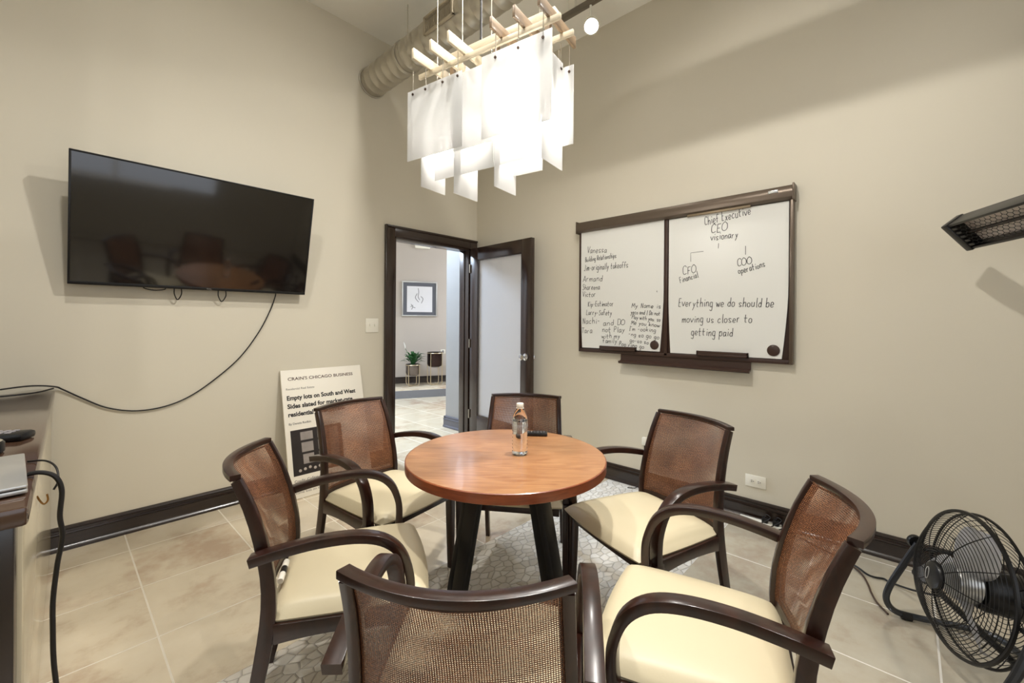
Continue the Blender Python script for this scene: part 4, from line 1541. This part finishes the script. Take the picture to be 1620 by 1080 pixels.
lt = thing('laptop', 'closed silver laptop on the near end of the counter', 'laptop', (-.235, 1.65, .9005), R(2.5))
obj('laptop_base', boxm((-.19, -.205, .004), (.19, .14, .014), .003), SILVER, lt)
obj('laptop_lid', boxm((-.19, -.205, .0155), (.19, .14, .0235), .003), SILVER, lt)
bm = bmesh.new()
for x in (-.15, .15):
    for y in (-.17, .11):
        lathe(bm, [(0, 0), (.008, 0), (.008, .005), (0, .005)], 12, Matrix.Translation((x, y, 0)))
obj('laptop_feet', bm, BLACKRUBBER, lt)
kp = thing('handset', 'small black keyed handset lying on the brown counter behind the laptop', 'remote', (-.125, 2.16, .9005), R(-28))
obj('handset_body', boxm((-.085, -.035, 0), (.085, .035, .026), .010), BLACKPLASTIC, kp)
bm = bmesh.new()
for i in range(5):
    for j in range(3):
        box(bm, (-.05 + i * .021, -.024 + j * .018, .0255), (-.036 + i * .021, -.012 + j * .018, .0285), .001)
obj('handset_keys', bm, mat('pale keys', srgb(150, 146, 150), 0.4, noise=0.05), kp)
pk = thing('desk_puck', 'round black puck at the left edge on the counter beside the laptop', 'puck', (-.148, 1.965, .9005))
obj('puck_body', lathem([(0, 0), (.048, 0), (.054, .006), (.054, .030), (.049, .036), (.040, .034), (0, .034)], 36), BLACKPLASTIC, pk)
obj('puck_ring', lathem([(.040, .0345), (.047, .0362), (.049, .0362), (.049, .034)], 36), STEEL, pk)
cp = [(-.05, 1.610, .9075), (-.020, 1.606, .909), (.006, 1.602, .893), (.018, 1.600, .855), (.015, 1.598, .79), (.020, 1.60, .735), (.011, 1.605, .663), (.004, 1.61, .572), (.004, 1.60, .505), (.006, 1.60, .42), (.014, 1.62, .30), (.02, 1.66, .12), (.03, 1.70, .006), (.06, 1.74, .006)]
keep(obj('laptop_cord', tubem(catmull(cp, 8), .0055, 8), BLACKRUBBER), lt)
cp = [(-.045, 1.772, .9045), (-.012, 1.745, .905), (.008, 1.70, .893), (.012, 1.66, .866), (.004, 1.655, .845)]
tag(obj('thin_cord', tubem(catmull(cp, 8), .0025, 8), BLACKRUBBER), 'thin black cord looping over the counter edge behind the laptop', 'cord')

# ------------------------------------------------------------------ hall things
pc = thing('framed_picture', 'square silver framed picture with dark mat on the far hall wall', 'picture', hp(.375, HOFF, 1.70), math.atan2(U_.y, U_.x))
w_ = .325
bm = bmesh.new()
for lo, hi in (((-w_, -.03, -w_), (w_, 0, -w_ + .022)), ((-w_, -.03, w_ - .022), (w_, 0, w_)), ((-w_, -.03, -w_ + .022), (-w_ + .022, 0, w_ - .022)), ((w_ - .022, -.03, -w_ + .022), (w_, 0, w_ - .022))):
    box(bm, lo, hi, .003)
obj('picture_frame', bm, SILVER, pc)
obj('picture_mat', boxm((-w_ + .02, -.016, -w_ + .02), (w_ - .02, -.004, w_ - .02)), mat('charcoal mat board', srgb(92, 94, 102), 0.3, noise=0.05), pc)
obj('picture_sheet', boxm((-.235, -.019, -.245), (.235, -.0155, .235)), mat('pale drawing sheet', srgb(222, 222, 226), 0.4, noise=0.06, nscale=3), pc)
bm = bmesh.new()
for pts in (((-.03, .20), (-.02, .12), (-.03, .04), (.0, -.02)), ((-.05, .10), (-.08, .02), (-.02, -.06)), ((-.16, -.10), (-.13, -.15), (-.15, -.20)), ((-.12, -.12), (-.17, -.15)), ((.02, .05), (.06, .0), (.03, -.08)), ((-.13, -.15), (-.08, -.17))):
    tube(bm, catmull([(x, -.020, z) for x, z in pts], 5), .006, 6)
for v in bm.verts:
    v.co.y = -.0195 + (v.co.y + .020) * .2
obj('drawn_strokes', bm, mat('grey drawn strokes', srgb(120, 118, 122), 0.5, noise=0.2), pc)

BRASS = mat('pale brass wire', srgb(205, 190, 160), 0.3, 0.8, noise=0.03)
POT = mat('dark bronze pot', srgb(56, 42, 40), 0.25, 0.75, noise=0.06)
POT2 = mat('pewter pot', srgb(120, 112, 108), 0.2, 0.85, noise=0.06)


def planter(label, u, n, ztop, zbot, r, pm):
    t = thing('planter', label, 'planter', hp(u, n, STEPH))
    zt, zb = ztop - STEPH, zbot - STEPH
    obj('pot', lathem([(0, zb), (r * .62, zb), (r * .88, zb + .02), (r, zb + .06), (r, zt), (r - .008, zt), (r - .008, zt - .04), (0, zt - .04)], 36), pm, t)
    for k in range(2):
        bm = bmesh.new()
        a = R(25) + k * PI / 2
        c, s = math.cos(a), math.sin(a)
        rr = r + .010
        path = [(-rr, zt - .01), (-rr, .06), (-rr + .015, .018), (-rr + .06, .008), (rr - .06, .008), (rr - .015, .018), (rr, .06), (rr, zt - .01)]
        tube(bm, [(x * c, x * s, z) for x, z in path], .007, 8)
        obj('wire_leg', bm, BRASS, t)
    bm = bmesh.new()
    tube(bm, [((r + .008) * math.cos(2 * PI * k / 32), (r + .008) * math.sin(2 * PI * k / 32), zt - .012) for k in range(32)], .006, 6, closed=True)
    obj('wire_ring', bm, BRASS, t)
    return t, zt


p1, zt = planter('pewter planter on brass wire legs holding a leafy peace lily', .20, .47, .52, .318, .122, POT2)
LEAF = mat('peace lily leaf', srgb(46, 92, 50), 0.4, noise=0.3, nscale=10)
pt = obj('lily_foliage', bmesh.new(), LEAF, p1)
rnd = random.Random(3)
bm = bmesh.new()
for k in range(46):
    a = rnd.uniform(0, 2 * PI)
    reach = rnd.uniform(.08, .225)
    up = rnd.uniform(.13, .34) * (1.15 - reach * 1.6)
    d = Vector((math.cos(a), math.sin(a), 0))
    sd_ = Vector((-d.y, d.x, 0))
    p0 = Vector((0, 0, zt - .04)) + d * .02
    p1_ = p0 + d * reach * .45 + Vector((0, 0, up))
    p2 = p0 + d * reach + Vector((0, 0, up * rnd.uniform(.55, .95)))
    wl = rnd.uniform(.018, .034)
    prev = None
    for i in range(9):
        q_ = i / 8
        c = p0 * (1 - q_) ** 2 + p1_ * 2 * q_ * (1 - q_) + p2 * q_ * q_
        w2 = .003 + wl * max(0, math.sin(PI * max(0, (q_ - .3) / .7))) if q_ > .3 else .003
        if i == 8:
            w2 = .001
        cur = [bm.verts.new(c - sd_ * w2 + Vector((0, 0, w2 * .3))), bm.verts.new(c), bm.verts.new(c + sd_ * w2 + Vector((0, 0, w2 * .3)))]
        if prev:
            bm.faces.new((prev[0], prev[1], cur[1], cur[0]))
            bm.faces.new((prev[1], prev[2], cur[2], cur[1]))
        prev = cur
bm.to_mesh(pt.data)
bm.free()
pt.data.polygons.foreach_set('use_smooth', [True] * len(pt.data.polygons))
bm = bmesh.new()
tube(bm, catmull([(0, 0, zt - .04), (-.06, .02, zt + .15), (-.13, .04, zt + .28)], 6), .004, 6)
obj('flower_stem', bm, LEAF, p1)
bm = bmesh.new()
prev = None
for i in range(8):
    q_ = i / 7
    c = Vector((-.13 - .035 * q_, .04, zt + .27 + .13 * q_))
    w2 = .001 + .026 * math.sin(PI * q_) ** .8
    cur = [bm.verts.new(c + Vector((-w2 * .6, -w2, 0))), bm.verts.new(c + Vector((0, .006, 0))), bm.verts.new(c + Vector((w2 * .6, -w2 * .2, 0)))]
    if prev:
        bm.faces.new((prev[0], prev[1], cur[1], cur[0]))
        bm.faces.new((prev[1], prev[2], cur[2], cur[1]))
    prev = cur
obj('white_flower', bm, mat('white spathe', srgb(240, 240, 235), 0.5, noise=0.02), p1)
planter('taller dark bronze planter on brass wire legs, empty, beside the peace lily', .60, .50, .722, .455, .138, POT)

eb = thing('emergency_light', 'white emergency light box high on the far hall wall', 'emergency light', hp(.415, HOFF, 2.70), math.atan2(U_.y, U_.x))
obj('light_box', boxm((-.14, -.06, -.055), (.14, 0, .055), .006), WHITEPLASTIC, eb)
for x in (-.10, .10):
    obj('lamp_eye', lathem([(0, 0), (.034, 0), (.040, .018), (.036, .024), (0, .026)], 20, Matrix.Translation((x, -.058, .045)) @ Matrix.Rotation(PI / 2, 4, 'X')), WHITEPLASTIC, eb)
ho = wall_plate('hall_outlet', 'small white outlet plate on the hall wall above the bronze planter', 'outlet', hp(.825, HOFF, .70), math.atan2(U_.y, U_.x), .085, .085)
obj('socket', boxm((-.022, -.010, -.028), (.022, -.006, .028), .003), mat('grey socket', srgb(150, 146, 142), 0.4, noise=0.03), ho)
